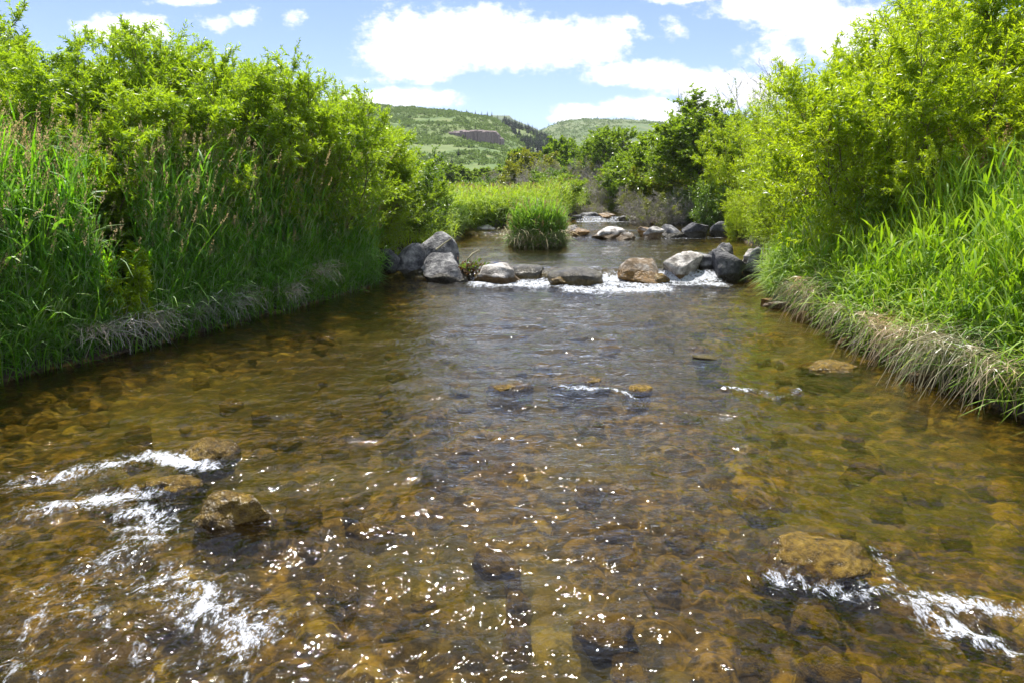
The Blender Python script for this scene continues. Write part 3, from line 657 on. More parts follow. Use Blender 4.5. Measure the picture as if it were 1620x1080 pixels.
right = [(1268, 250, 15.6, 1.05, 'low yellow green willow shrub hanging over the boulders at the right end of the weir'),
         (1310, 178, 16.8, 1.0, 'yellow green willow shrub at the left shoulder of the right thicket'),
         (1362, 132, 15.2, 1.0, 'yellow green willow shrub with thin shoots against the blue sky'),
         (1420, 86, 14.2, 1.0, 'yellow green willow shrub on the rising edge of the right thicket'),
         (1478, 34, 13.2, 1.0, 'tall yellow green willow shrub just left of the highest crown'),
         (1530, -6, 12.4, 1.05, 'highest yellow green willow shrub, cut by the top of the photo'),
         (1530, -5, 11.0, 1.05, 'yellow green willow shrub behind the seed heads on the right bank'),
         (1590, 5, 10.2, 1.05, 'yellow green willow shrub with dark stems near the right edge'),
         (1660, -10, 9.6, 1.05, 'yellow green willow shrub at the right edge of the photo'),
         (1352, 225, 12.6, 1.0, 'yellow green willow shrub with reddish stems behind the middle right grass'),
         (1290, 315, 13.2, 0.95, 'small yellow green willow shrub above the end boulder of the near weir'),
         (1420, 175, 11.6, 1.0, 'mid height yellow green willow shrub in front of the taller ones'),
         (1500, 150, 10.0, 0.95, 'yellow green willow shrub rising straight behind the tan seed heads'),
         (1565, 185, 9.2, 0.95, 'leafy yellow green willow shrub standing in the grass near the right edge'),
         (1450, 240, 10.4, 0.95, 'low yellow green willow shrub just left of the rusty seed heads'),
         (1270, 215, 19.0, 1.1, 'yellow green willow shrub leaning out behind the round grey boulder')]
for i, (u, v, Yd, w, lab) in enumerate(right):
    plant(WR[i % 3], u, v, Yd, lab, GWR, w)
GM = 'bright willow bushes on the far meadow'
for i, (u, v, Yd, w, lab) in enumerate([(748, 288, 30, 1.1, 'bright meadow willow bush at the left end of the far bank'), (780, 302, 32, 1.1, 'bright meadow willow bush just left of the island tip'), (812, 306, 33, 1.1, 'bright meadow willow bush straight behind the grass island'),
      (852, 286, 31, 1.1, 'bright meadow willow bush behind the right half of the grass island'), (886, 275, 33, 1.1, 'tallest bright meadow willow bush right of the grass island'), (975, 312, 37, 1.0, 'small bright willow bush under the grey twigs by the far rapid')]):
    plant(WM[i % 2], u, v, Yd, lab, GM, w*1.25)
GT_ = 'trees across the river'
plant(BIG, 1105, 162, 30, 'large spreading dark limbed tree overhanging the far pool', GT_, 1.5, rz=2.2)
for k_, u, v, Yd, w, lab in [(BL[0], 762, 280, 35, 1.2, 'rounded darker shrub at the back of the far meadow'), (BL[1], 872, 266, 40, 1.2, 'rounded green shrub rising behind the tallest meadow bush'), (TD[1], 1000, 245, 37, 1.1, 'low green tree leaning over the bare grey shrubs'), (TY[0], 1045, 262, 32, 1.1, 'yellowish low tree in front of the spreading tree'), (TD[0], 965, 206, 48, 1.25, 'dome shaped green tree in the middle distance'), (TD[1], 1030, 226, 42, 1.25, 'green tree between the dome shaped tree and the spreading tree'),
      (TF[0], 884, 220, 75, 0.8, 'small light green round tree left of the dome shaped tree'), (TY[0], 838, 240, 62, 1.1, 'yellowish tree above the far meadow'), (TF[0], 822, 238, 95, 0.8, 'dark round tree at the foot of the hill'),
      (TY[0], 918, 262, 50, 1.0, 'yellowish tree in front of the dome shaped tree'), (WR[1], 1215, 172, 25, 1.0, 'yellow green tree filling the gap between spreading tree and right thicket'),
      (BL[0], 1128, 288, 25, 1.0, 'dark leafy shrub at the foot of the spreading tree'), (BL[1], 1085, 300, 28.5, 1.0, 'low leafy shrub in the shade under the spreading tree'), (WR[2], 1180, 300, 22.5, .8, 'small fresh green willow overhanging the second weir on its right'),
      (TD[0], 1150, 185, 36, 1.0, 'green tree half hidden behind the spreading tree'), (TD[1], 1080, 205, 40, 1.0, 'green tree behind the left limbs of the spreading tree')]:
    plant(k_, u, v, Yd, lab, GT_, w)
for i, (u, v, Yd, w, lab) in enumerate([(722, 262, 90, 1.3, 'leftmost tree of the green row below the hill'), (748, 268, 95, 1.3, 'second tree from the left in the green row below the hill'), (775, 266, 92, 1.3, 'tree in the middle of the green row below the hill'),
      (800, 262, 98, 1.3, 'tree right of the middle in the green row below the hill'), (700, 258, 88, 1.3, 'tree of the green row partly hidden by the broad leaved shrubs'), (860, 262, 85, 1.2, 'tree behind the grey bare shrubs left of the dome tree'), (905, 232, 100, 1.1, 'tree touching the foot of the farther hill')]):
    plant(TF[0], u, v, Yd, lab, 'trees of the row below the hill', w)
GG = 'bare grey shrubs'
for i, (u, v, Yd, w, lab) in enumerate([(852, 258, 50, 1.0, 'bare grey shrub against the yellowish tree'), (905, 250, 46, .9, 'bare grey shrub below the dome shaped tree'), (955, 272, 38, 1.1, 'bare grey shrub sprawling above the far rapid'), (1040, 298, 27.5, 1.1, 'bare grey shrub hanging to the water under the spreading tree'),
      (1010, 290, 33, 1.0, 'bare grey shrub between the far rapid and the spreading tree'), (796, 268, 68, 1.1, 'low bare grey shrub at the back of the far meadow'), (990, 232, 46, .9, 'bare grey twigs showing through the right of the dome tree'), (935, 318, 33.5, 1.5, 'heap of bare grey twigs lying behind the far rapid')]):
    plant(GREY[i % 2], u, v, Yd, lab, GG, w)
plant(BARE, 1184, 108, 34, 'bare grey tree standing above the crowns against the cloud', 'bare trees', 1.1)
plant(BARE, 1108, 140, 33, 'thin bare tree top poking out of the spreading tree', 'bare trees', .8)

# sapling in front of the left reeds
GS, GL = shrub(101, 1.1, .26, 7, 12, 6, 11, .075, .017, tilt=(0.02, .18), base_r=.06, blen=.2, low=.25)
SAP = Kind('willow_sapling', 'sapling', GS, GL, M['stem'], M['willow_r'], H=1.1)
x, y = un(190, 548); SAP.put(x+.24, y-.10, .0, 1.2, 'little sunlit yellow green willow sapling in front of the dark left reeds', None, 1.0)

# ------------------------------------------------------------------ grass
def grass(G, rng, P, h, lean, nleaf, ll, lw, seedp=0.0, droop=0.9, culm=True, m=(0, 1), el=(0.6, 1.25), seed_len=.14, seed_r=.017):
    n = len(P); up = np.array([0, 0, 1.])
    if culm:
        s = np.linspace(0, 1, 5); C = P[:, None, :]+up*(h[:, None]*s)[..., None]+lean[:, None, :]*(s**2)[None, :, None]
        az = rng.uniform(0, 2*PI, n); S = np.stack([np.cos(az), np.sin(az), 0*az], 1)
        wv = (0.0042*(1-.6*s))[None, :, None]*S[:, None, :]
        V = np.stack([C+wv, C-wv], 2).reshape(n, 10, 3)
        q = np.array([[2*i, 2*i+1, 2*i+3, 2*i+2] for i in range(4)])
        G.add(V.reshape(-1, 3), (q[None]+np.arange(n)[:, None, None]*10).reshape(-1, 4), m=m[0])
    k = nleaf; s = rng.uniform(.05, .92, (n, k)); A = P[:, None, :]+up*(h[:, None]*s)[..., None]+lean[:, None, :]*(s**2)[..., None]
    A = A.reshape(-1, 3); N = n*k; az = rng.uniform(0, 2*PI, N); e = rng.uniform(el[0], el[1], N)
    L = (ll*rng.uniform(.6, 1.2, N))*np.repeat(np.clip(h/h.mean(), .6, 1.3), k); W = lw*rng.uniform(.6, 1.3, N)
    Hd = np.stack([np.cos(az), np.sin(az), 0*az], 1)
    t = np.array([0, .3, .65, 1.0]); dr = droop*rng.uniform(.3, 1.3, N)
    Cc = A[:, None, :]+Hd[:, None, :]*(L*np.cos(e))[:, None, None]*t[None, :, None]*1.0+up*((L*np.sin(e))[:, None]*t[None]-(L*dr)[:, None]*t[None]**2.2*.8)[..., None]
    Cc += Hd[:, None, :]*(L*dr*.35)[:, None, None]*(t**2)[None, :, None]
    tw = az+PI/2+rng.uniform(-.7, .7, N); S = np.stack([np.cos(tw), np.sin(tw), rng.uniform(-.4, .4, N)], 1)
    pr = np.array([.55, 1.0, .75, .05])*.5
    wv = S[:, None, :]*W[:, None, None]*pr[None, :, None]
    V = np.stack([Cc+wv, Cc-wv], 2).reshape(N, 8, 3); q = np.array([[0, 1, 3, 2], [2, 3, 5, 4], [4, 5, 7, 6]])
    G.add(V.reshape(-1, 3), (q[None]+np.arange(N)[:, None, None]*8).reshape(-1, 4), m=m[0])
    if seedp > 0:
        sel = rng.rand(n) < seedp; T = P[sel]+up*h[sel][:, None]+lean[sel]; D = nrm(up+lean[sel]/h[sel][:, None]*1.6); ns = len(T)
        if ns:
            kk = 26; u = rng.uniform(-.15, 1, (ns, kk)); rad = seed_r*np.sin(np.clip(u+.2, 0, 1)*PI)**.7*rng.uniform(.3, 1, (ns, kk)); a2 = rng.uniform(0, 2*PI, (ns, kk))
            sl = seed_len*rng.uniform(.7, 1.2, ns)
            PP = T[:, None, :]+D[:, None, :]*(u*sl[:, None])[..., None]+np.stack([np.cos(a2)*rad, np.sin(a2)*rad, 0*rad], -1)
            DD = D[:, None, :]*.9+np.stack([np.cos(a2), np.sin(a2), 0*a2], -1)*.5
            leafset(G, PP.reshape(-1, 3), DD.reshape(-1, 3), .026, .011, rng, m=m[1])
SAPX, SAPY = un(190, 548)
def bank_pts(rng, n, side, y0, y1, d0, d1, pw=1.0):
    y = y0+(y1-y0)*rng.rand(n); e = d0+(d1-d0)*rng.rand(n)**pw
    x = Lx(y)-e if side == 'L' else Rx(y)+e
    if side == 'L':
        k = seg_d(x, y, [(SAPX, SAPY), (SAPX-.85, SAPY+2.3)]) > .32; x, y, e = x[k], y[k], e[k]
    z = terrain(x, y)[0]; return np.stack([x, y, z-.02], 1), e
rng = np.random.RandomState(21)
G = Geo()
P, e = bank_pts(rng, 6600, 'L', 4.6, 13.9, .03, 1.7, 1.3)
cl = perlin(P[:, 0]*1.3, P[:, 1]*1.3, .5)
h = (1.35+.75*ss(e/.5))*(1+.22*cl)*rng.uniform(.72, 1.10, len(P))
lean = np.stack([.17*rng.normal(size=len(P))+.10, .16*rng.normal(size=len(P)), -.02+0*h], 1)*h[:, None]*.7
grass(G, rng, P, h, lean, 8, .40, .020, .34, .55, el=(.85, 1.4), seed_len=.17)
P, e = bank_pts(rng, 1500, 'L', 4.6, 13.9, -.05, .35)                 # short fringe
h = rng.uniform(.35, .9, len(P)); lean = np.stack([.25+.2*rng.normal(size=len(P)), .2*rng.normal(size=len(P)), -.1+0*h], 1)*h[:, None]
grass(G, rng, P, h, lean, 6, .34, .015, 0, 1.0)
P, e = bank_pts(rng, 420, 'L', 4.8, 8.2, .1, .9)                      # broad nearer blades
h = rng.uniform(.8, 1.7, len(P)); lean = np.stack([.2+.2*rng.normal(size=len(P)), .2*rng.normal(size=len(P)), 0*h], 1)*h[:, None]*.6
grass(G, rng, P, h, lean, 7, .42, .034, 0, .7, el=(.7, 1.35))
P, e = bank_pts(rng, 900, 'L', 5.2, 13.9, .12, 1.0)                   # flowering stalks
h = rng.uniform(1.45, 2.15, len(P))*(1+.15*perlin(P[:, 0]*.9, P[:, 1]*.9, 7.5)); lean = np.stack([.16*rng.normal(size=len(P))+.10, .14*rng.normal(size=len(P)), 0*h], 1)*h[:, None]*.6
grass(G, rng, P, h, lean, 4, .30, .014, .85, .5, el=(.9, 1.4), seed_len=.20, seed_r=.024)
kind(link('reed_grass', G.build('reed_grass', [M['grass_l'], M['seed']])), 'stuff', 'tall dark green reed grass with tan seed heads along the left bank')

rng = np.random.RandomState(22); G = Geo()
P, e = bank_pts(rng, 6500, 'R', 4.0, 14.2, .05, 3.2, 1.1)
cl = perlin(P[:, 0]*1.1, P[:, 1]*1.1, 3.5)
h = (.80+.85*ss(e/1.1))*(1+.4*cl)*rng.uniform(.7, 1.15, len(P))
lean = np.stack([.15*rng.normal(size=len(P))-.06, .14*rng.normal(size=len(P)), -.02+0*h], 1)*h[:, None]*.8
grass(G, rng, P, h, lean, 8, .42, .023, 0.0, .5, el=(.9, 1.45))
P, e = bank_pts(rng, 1900, 'R', 4.0, 14.2, -.02, .45)
h = rng.uniform(.25, .7, len(P)); lean = np.stack([-.22+.22*rng.normal(size=len(P)), .25*rng.normal(size=len(P)), -.15+0*h], 1)*h[:, None]
grass(G, rng, P, h, lean, 6, .36, .015, 0, 1.1)
P, e = bank_pts(rng, 700, 'R', 5.5, 11.0, 1.3, 3.4)
h = rng.uniform(1.4, 2.0, len(P)); lean = np.stack([.12*rng.normal(size=len(P))-.05, .1*rng.normal(size=len(P)), 0*h], 1)*h[:, None]
grass(G, rng, P, h, lean, 5, .34, .014, .5, .7, seed_len=.17)
kind(link('bank_grass', G.build('bank_grass', [M['grass_r'], M['seed_pink']])), 'stuff', 'bright green long grass with rusty seed heads spilling down the right bank')

rng = np.random.RandomState(23); G = Geo()                             # far meadow and banks behind the weirs
def area(n, poly):
    xs = np.array([p[0] for p in poly]); yv = np.array([p[1] for p in poly]); out = []
    while len(out) < n:
        x = rng.uniform(xs.min(), xs.max()); y = rng.uniform(yv.min(), yv.max()); c = False; j = len(poly)-1
        for i in range(len(poly)):
            if (yv[i] > y) != (yv[j] > y) and x < (xs[j]-xs[i])*(y-yv[i])/(yv[j]-yv[i])+xs[i]: c = not c
            j = i
        if c: out.append((x, y))
    out = np.array(out); z = terrain(out[:, 0], out[:, 1])[0]; return np.column_stack([out, z-.02])
P = area(2600, [(-3.2, 24.8), (-1.2, 25.2), (1.5, 27.0), (2.3, 30), (3, 33), (-4, 33)])
h = rng.uniform(.7, 1.25, len(P)); lean = .16*rng.normal(size=(len(P), 3))*h[:, None]; lean[:, 2] = 0
grass(G, rng, P, h, lean, 6, .45, .030, .35, .6)
P, e = bank_pts(rng, 900, 'R', 14.2, 31, .0, 1.2); h = rng.uniform(.4, .9, len(P)); lean = .2*rng.normal(size=(len(P), 3))*h[:, None]
grass(G, rng, P, h, lean, 6, .4, .024, 0, .8)
P, e = bank_pts(rng, 900, 'L', 14.0, 24.5, .0, 1.2); h = rng.uniform(.3, .7, len(P)); lean = .2*rng.normal(size=(len(P), 3))*h[:, None]
grass(G, rng, P, h, lean, 6, .4, .022, 0, .8)
P, e = bank_pts(rng, 1100, 'L', 24.0, 27.2, -.1, 1.2); h = rng.uniform(.35, .8, len(P)); lean = .2*rng.normal(size=(len(P), 3))*h[:, None]; lean[:, 1] -= .2*h
grass(G, rng, P, h, lean, 6, .45, .028, 0, 1.0)
P, e = bank_pts(rng, 700, 'L', 29, 40, .0, 2.0); h = rng.uniform(.4, 1.0, len(P)); lean = .2*rng.normal(size=(len(P), 3))*h[:, None]
grass(G, rng, P, h, lean, 6, .45, .03, 0, .8)
kind(link('meadow_grass', G.build('meadow_grass', [M['meadow'], M['seed_pink']])), 'stuff', 'sunny yellow green meadow grass beyond the second weir')

# grass island in the pool
rng = np.random.RandomState(24); G = Geo()
ix, iy = un(851, 392, .2)
a = rng.uniform(0, 2*PI, 900); rr = rng.rand(900)**.5
P = np.stack([ix+.70*rr*np.cos(a), iy+.42+.42*rr*np.sin(a), .14+0*a], 1)
h = rng.uniform(.65, 1.32, 900)*(1.04-.18*rr**3)*(1+.18*perlin(P[:, 0]*4, P[:, 1]*4, .7)); lean = np.stack([np.cos(a)*rr*.15, np.sin(a)*rr*.13, -.04*rr], 1)+.085*rng.normal(size=(900, 3))
grass(G, rng, P, h, lean, 9, .42, .022, .30, .55, el=(.8, 1.45), seed_len=.16)
a = rng.uniform(0, 2*PI, 260); P = np.stack([ix+.76*np.cos(a), iy+.42+.46*np.sin(a), .16+0*a], 1); h = rng.uniform(.2, .5, 260)
lean = np.stack([np.cos(a)*.2, np.sin(a)*.2, -.1+0*a], 1)*h[:, None]*1.6
grass(G, rng, P, h, lean, 5, .3, .018, 0, 1.2)
a = rng.uniform(0, 2*PI, 260); P = np.stack([ix+.78*np.cos(a)*rng.uniform(.8, 1.1, 260), iy+.42+.48*np.sin(a), .16+0*a], 1); h = rng.uniform(.15, .75, 260)
lean = np.stack([np.cos(a)*.35, np.sin(a)*.3, -.15+0*a], 1)*h[:, None]*1.5
grass(G, rng, P, h, lean, 4, .34, .014, 0, 1.3, m=(2, 1))
root = bpy.data.objects.new('grass_clump', None); COL.objects.link(root); root.location = (0, 0, 0)
tag(root, 'upright green reed clump growing like an island in the pool above the near weir', 'grass clump')
link('blades', G.build('grass_clump_blades', [M['clump'], M['seed_pink'], M['straw']]), root)
V = ICO3[0]*np.array([.74, .46, .22]); V = V*(1+.12*fbm(V[:, 0]*3, V[:, 1]*3, V[:, 2]*3, 3))[:, None]
mound = link('root_mound', mesh('root_mound', V+np.array([ix, iy+.42, .12]), [ICO3[1]], [M['bed']], True, None, {'bank': np.ones(len(V)), 'stone': np.zeros(len(V))}), root)

# dead straw tufts
def tuft(seed, n, mat, L=.55, spread=.25, fall=.9, face=0.0):
    rng = np.random.RandomState(seed); G = Geo()
    a = face+rng.normal(size=n)*1.5; r0 = rng.rand(n)**.5*spread
    b = rng.uniform(0, 2*PI, n)
    P = np.stack([np.cos(b)*r0*1.2, np.sin(b)*r0*1.2, rng.uniform(-.05, .12, n)], 1)
    l = L*rng.uniform(.5, 1.15, n); e = rng.uniform(.1, 1.2, n); dr = fall*rng.uniform(.1, 1.5, n)
    Hd = np.stack([np.cos(a), np.sin(a), 0*a], 1); t = np.linspace(0, 1, 5)
    C = P[:, None, :]+Hd[:, None, :]*(l*(.25+.6*np.cos(e)))[:, None, None]*t[None, :, None]+np.array([0, 0, 1.])*((l*np.sin(e)*.8)[:, None]*t[None]-(l*dr)[:, None]*t[None]**2)[..., None]
    C += .02*rng.normal(size=C.shape)*t[None, :, None]
    S = nrm(rng.normal(size=(n, 3)))*(.0048 if mat == 'straw_grey' else .004); wv = S[:, None, :]*(1-.6*t)[None, :, None]
    V = np.stack([C+wv, C-wv], 2).reshape(n, 10, 3); q = np.array([[2*i, 2*i+1, 2*i+3, 2*i+2] for i in range(4)])
    G.add(V.reshape(-1, 3), (q[None]+np.arange(n)[:, None, None]*10).reshape(-1, 4)); return G.build('straw_tuft', [M[mat]])
TL_ = [tuft(1+i, 190, 'straw_grey', .40, .22, .8, 0.0-.5) for i in range(2)]; TR_ = [tuft(5+i, 230, 'straw', .55, .26, 1.2, PI+.5) for i in range(2)]
def put_tuft(u, v, s, ml, label, group, zr=.28, off=.1):
    x, y = un(u, v); side = -1 if u < 810 else 1
    o = link('straw_tuft', ml, None, (x+side*off, y+off*.6, zr)); o.scale = (s, s, s*random.Random(u).uniform(.75, 1.25)); o.rotation_euler[2] = random.Random(u).uniform(-.5, .5); tag(o, label, 'dead grass tuft', group)
GL_ = 'grey dead grass tufts at the foot of the left reeds'
for i, (u, v, s, lab) in enumerate([(165, 568, .9, 'leftmost grey dead grass tuft, under the sapling'), (225, 555, 1.05, 'grey dead grass tuft just right of the sapling foot'), (262, 543, .9, 'grey dead grass tuft with tall bristly stalks right of the sapling'), (318, 528, .85, 'sparse grey dead grass tuft in the middle of the left bank'),
      (362, 515, 1.0, 'thick grey dead grass tuft in the middle of the left bank'), (395, 506, .9, 'grey dead grass tuft at the right end of the middle run'), (462, 492, .9, 'grey dead grass tuft below the pale hanging straw'), (505, 478, 1.25, 'tall pale straw tuft hanging near the right end of the left reeds')]):
    put_tuft(u, v, s, TL_[i % 2], lab, GL_, .30 if i != 7 else .5)
GR_ = 'pale dead grass tufts hanging over the right water edge'
for i, (u, v, s, lab) in enumerate([(1262, 492, .7, 'small straw tuft at the weir end of the right bank'), (1300, 508, 1.15, 'pinkish straw tuft hanging below the right grass near the weir'), (1345, 540, .8, 'short straw tuft under the middle of the right bank grass'), (1395, 570, .85, 'ragged straw tuft above the flat tan stone'),
      (1440, 585, .8, 'straw tuft just left of the pale edge stone'), (1492, 608, 1.0, 'big pale straw tuft hanging over the water at lower right'), (1530, 622, 1.15, 'thickest pale straw tuft on the right bank'), (1590, 650, .95, 'straw tuft nearest the right edge, mixed with green blades')]):
    put_tuft(u, v, s, TR_[i % 2], lab, GR_, .25+.17*s, off=.02)

# driftwood on the weir
def stick(pts, r, label):
    G = Geo(); tube(G, np.array(pts), r, r*.5, 6); o = link('driftwood_stick', G.build('driftwood_stick', [M['drift']])); tag(o, label, 'driftwood')
x, y, z = at(690, 388, 14.7); stick([(x, y, z-.1), (x+.18, y+.02, z+.04), (x+.36, y+.05, z+.16)], .022, 'pale straight stick poking out behind the tallest grey boulder')
x, y, z = at(738, 416, 14.2); stick([(x, y, z-.15), (x+.02, y, z+.06), (x+.12, y+.02, z+.18), (x+.27, y+.03, z+.26)], .028, 'bent greenish stick rising from the leaves beside the boulder pile')
rng = np.random.RandomState(31); G = Geo(); x, y, z = at(748, 425, 14.2)
P = rng.normal(size=(160, 3))*np.array([.16, .10, .06]); leafset(G, P, rng.normal(size=(160, 3))+np.array([0, 0, .6]), .11, .045, rng, 0)
G2_ = Geo(); leafset(G2_, P[:60]+np.array([.05, 0, .04]), rng.normal(size=(60, 3))+np.array([0, 0, .9]), .13, .04, rng, 0)
root = bpy.data.objects.new('weed_tuft', None); COL.objects.link(root); root.location = (x, y, z); tag(root, 'tuft of brown and green weeds caught beside the grey boulder pile', 'weed tuft')
link('dead_leaves', G.build('dead_leaves', [leaf_mat('brown weeds', (.10, .05, .02), (.20, .11, .03), (.2, .1, .02))], False), root)
link('green_leaves', G2_.build('green_leaves', [M['broad']], False), root)

# ------------------------------------------------------------------ hillside details
def hill_z(Hp, u, t):                       # a point of the hill sheet
    fj, fi = np.clip(t, 0, 1)*88.999, np.clip(u, 0, 1)*218.999; j, i = int(fj), int(fi); a, c = fj-j, fi-i
    return (Hp[j, i]*(1-c)+Hp[j, i+1]*c)*(1-a)+(Hp[j+1, i]*(1-c)+Hp[j+1, i+1]*c)*a
rng = np.random.RandomState(41); G = Geo()
for k in range(13000):
    u = rng.uniform(.62, 1.0); t = rng.rand()**.8; p = hill_z(H1, u, t)
    den = fbm(p[0]/35, p[1]/45, 7.7, 3)
    if den < -.30+.2*(t < .55): continue
    s = rng.uniform(.5, 1.35); n = 14
    q = p+nrm(rng.normal(size=(n, 3)))*np.array([s*1.3, s, s*.6])*rng.rand(n, 1)**.4+np.array([0, 0, s*.35])
    leafset(G, q, rng.normal(size=(n, 3))+np.array([0, 0, .3]), s*.75, s*.6, rng, 0)
for k in range(5200):
    p = hill_z(H2, rng.uniform(.02, .42), rng.uniform(.25, 1)); den = fbm(p[0]/50, p[1]/70, 2.7, 3)
    if den < -.12: continue
    s = rng.uniform(.8, 2.2); n = 10
    leafset(G, p+nrm(rng.normal(size=(n, 3)))*np.array([s*1.3, s, s*.6])+np.array([0, 0, s*.3]), rng.normal(size=(n, 3)), s*.8, s*.6, rng, 0)
kind(link('hillside_scrub', G.build('hillside_scrub', [M['scrub']], False)), 'stuff', 'low green scrub scattered over both hills')
def conifer_geo(G, rng, p, H):
    R = H*.2
    for lv_ in range(9):
        f = lv_/9; n = 14; a = rng.uniform(0, 2*PI, n); r = R*(1-f)
        P = p+np.stack([0*a, 0*a, H*(.08+f*.85)+0*a], 1); D = np.stack([np.cos(a), np.sin(a), -.35+0*a], 1)
        leafset(G, P, D, r*rng.uniform(.8, 1.3, n)+H*.03, H*.11*(1-f)+H*.03, rng, 0)
    tube(G, np.array([p-[0, 0, .5], p+[0, 0, H]]), H*.02, .02, 4)
G = Geo(); rng = np.random.RandomState(42)
us_ = np.linspace(-900, 1200, 220)
def h1pt(px, t): return hill_z(H1, (px+900)/2100., t)
cnt = 0
while cnt < 520:
    px = rng.uniform(795, 905); t = rng.uniform(.55, 1.0)
    if px < 785+ (1-t)*110 and t < .97: continue
    q = h1pt(px, t)
    if fbm(q[0]/14, q[1]/30, 3.3, 2) < -.25: continue
    conifer_geo(G, rng, q, rng.uniform(2.2, 5.6)); cnt += 1
kind(link('conifer_wood', G.build('conifer_wood', [M['conifer']], False)), 'stuff', 'dark conifer wood running down the right shoulder of the main hill')
CK = Geo(); conifer_geo(CK, np.random.RandomState(3), np.zeros(3), 6.0); cme = CK.build('conifer_tree', [M['conifer']], False)
for px, t, h_, lab in [(738, .99, 4.5, 'lone small conifer on the skyline left of the ridge firs'), (752, 1.0, 5, 'conifer on the skyline above the right end of the cliff'), (762, 1.0, 5.5, 'conifer on the skyline where the ridge starts to fall'), (771, 1.0, 7, 'tallest conifer on the falling skyline'), (778, 1.0, 8, 'conifer beside the distant mesa on the skyline'), (787, 1.0, 7, 'conifer lower down the skyline in front of the mesa'),
        (724, .30, 4.5, 'dark conifer on the open lower slope'), (713, .22, 5, 'dark conifer at the left foot of the lower slope'), (741, .38, 3, 'small conifer alone on the lower slope under the cliff'), (752, .60, 4, 'conifer just below the right end of the cliff')]:
    o = link('conifer_tree', cme, None, tuple(h1pt(px, t)-np.array([0, 0, .3]))); o.scale = (h_/9,)*3; tag(o, lab, 'conifer', 'single conifers on the hill')
for px, t, h_, lab in [(868, 1.0, 11, 'lone conifer on the left skyline of the farther hill'), (945, 1.0, 10, 'lone conifer on the crest of the farther hill'), (880, 1.0, 6, 'small shrub like conifer on the farther hill crest')]:
    o = link('conifer_tree', cme, None, tuple(hill_z(H2, (px-760)/1640., t)-np.array([0, 0, .3]))); o.scale = (h_/9,)*3; tag(o, lab, 'conifer', 'single conifers on the hill')
# cliff of columns
root = bpy.data.objects.new('rock_cliff', None); COL.objects.link(root)
rng = np.random.RandomState(43); GA, GB_ = Geo(), Geo()
CY = 296.0; V0, F0 = ICO3
for k in range(46):
    u = 700+92*(k+rng.uniform(-.3, .3))/45; f = k/45
    top = 205.5+3.5*abs(f-.55)**1.5*3+rng.uniform(-.8, 1.5)+(7 if f < .12 else 0)+(9*(f-.88)/.12 if f > .88 else 0); bot = 225+2*rng.rand()-2*abs(f-.5)
    x, y, z1 = at(u, top, CY+4*math.sin(f*7)+rng.uniform(-1, 1)); z0 = at(u, bot+4, CY)[2]
    W = 1.4*rng.uniform(.8, 1.5); n = 8; th = np.arange(n)*2*PI/n+rng.rand(); rr = W*rng.uniform(.75, 1.1, n)
    ring = lambda s, z: np.stack([x+np.cos(th)*rr*s, y+2+np.sin(th)*rr*s*1.5, z+0*th], 1)
    V = np.concatenate([ring(1.12, z0-3), ring(1.0, z0+(z1-z0)*.5), ring(.95, z1-.5), ring(.7, z1), np.array([[x, y+2, z1+.1]])])
    Q = np.concatenate([[[i*n+j, i*n+(j+1) % n, (i+1)*n+(j+1) % n, (i+1)*n+j] for j in range(n)] for i in range(3)]); T = [[3*n+j, 3*n+(j+1) % n, 4*n] for j in range(n)]
    GA.add(V, Q, T)
link('column_face', GA.build('column_face', [M['cliff']], False), root)
tag(root, 'purplish brown rock cliff across the middle of the main hill', 'cliff')

# ------------------------------------------------------------------ air
m, nt_, out_ = new_mat('haze'); pv = nt_.nodes.new('ShaderNodeVolumePrincipled'); pv.inputs['Color'].default_value = (.86, .92, 1, 1); pv.inputs['Density'].default_value = 0.00018
pv.inputs['Anisotropy'].default_value = 0.2; nt_.links.new(pv.outputs[0], out_.inputs['Volume'])
bv = np.array([[x, y, z] for z in (-4, 165) for y in (-70, 1600) for x in (-1250, 1250)], float)
kind(link('haze', mesh('haze', bv, [[[0, 2, 3, 1], [4, 5, 7, 6], [0, 1, 5, 4], [2, 6, 7, 3], [0, 4, 6, 2], [1, 3, 7, 5]]], [m], False)), 'stuff', 'thin summer haze over the far hills')
# ------------------------------------------------------------------ sky, sun, camera
SUN_AZ, SUN_EL = math.radians(-13), math.radians(67)
world = bpy.data.worlds.new('World'); scene.world = world; world.use_nodes = True
nt = world.node_tree; nt.nodes.clear(); b = NB(nt)
out = nt.nodes.new('ShaderNodeOutputWorld')
sky = b.n('TexSky', sky_type='NISHITA'); sky.sun_disc = False; sky.sun_elevation = SUN_EL; sky.sun_rotation = SUN_AZ
sky.air_density = 1.0; sky.dust_density = 0.6; sky.ozone_density = 2.0; sky.altitude = 1500
bg = b.n('Background'); b.set(bg.inputs[0], b.mix(1.0, sky.outputs[0], (.90, .90, 1.08, 1), 'MULTIPLY')); bg.inputs[1].default_value = 0.086
tc = b.n('TexCoord'); sx = b.n('SeparateXYZ'); b.set(sx.inputs[0], tc.outputs['Generated'])
yy = b.math('MAXIMUM', sx.outputs[1], 0.02)
pa = b.math('DIVIDE', sx.outputs[0], yy); pe = b.math('DIVIDE', sx.outputs[2], yy)
cv = b.n('CombineXYZ'); b.set(cv.inputs[0], pa); b.set(cv.inputs[1], pe)
wn = b.n('TexNoise'); wn.inputs['Scale'].default_value = 9; wn.inputs['Detail'].default_value = 7; wn.inputs['Roughness'].default_value = .62; b.set(wn.inputs[0], b.scalev(cv.outputs[0], (1, 1.7, 1)))
def dirpe(u, v):
    x = (u-810)/FPX; y = (540-v)/FPX; dy_ = cp+y*sp; return x/dy_, (-sp+y*cp)/dy_
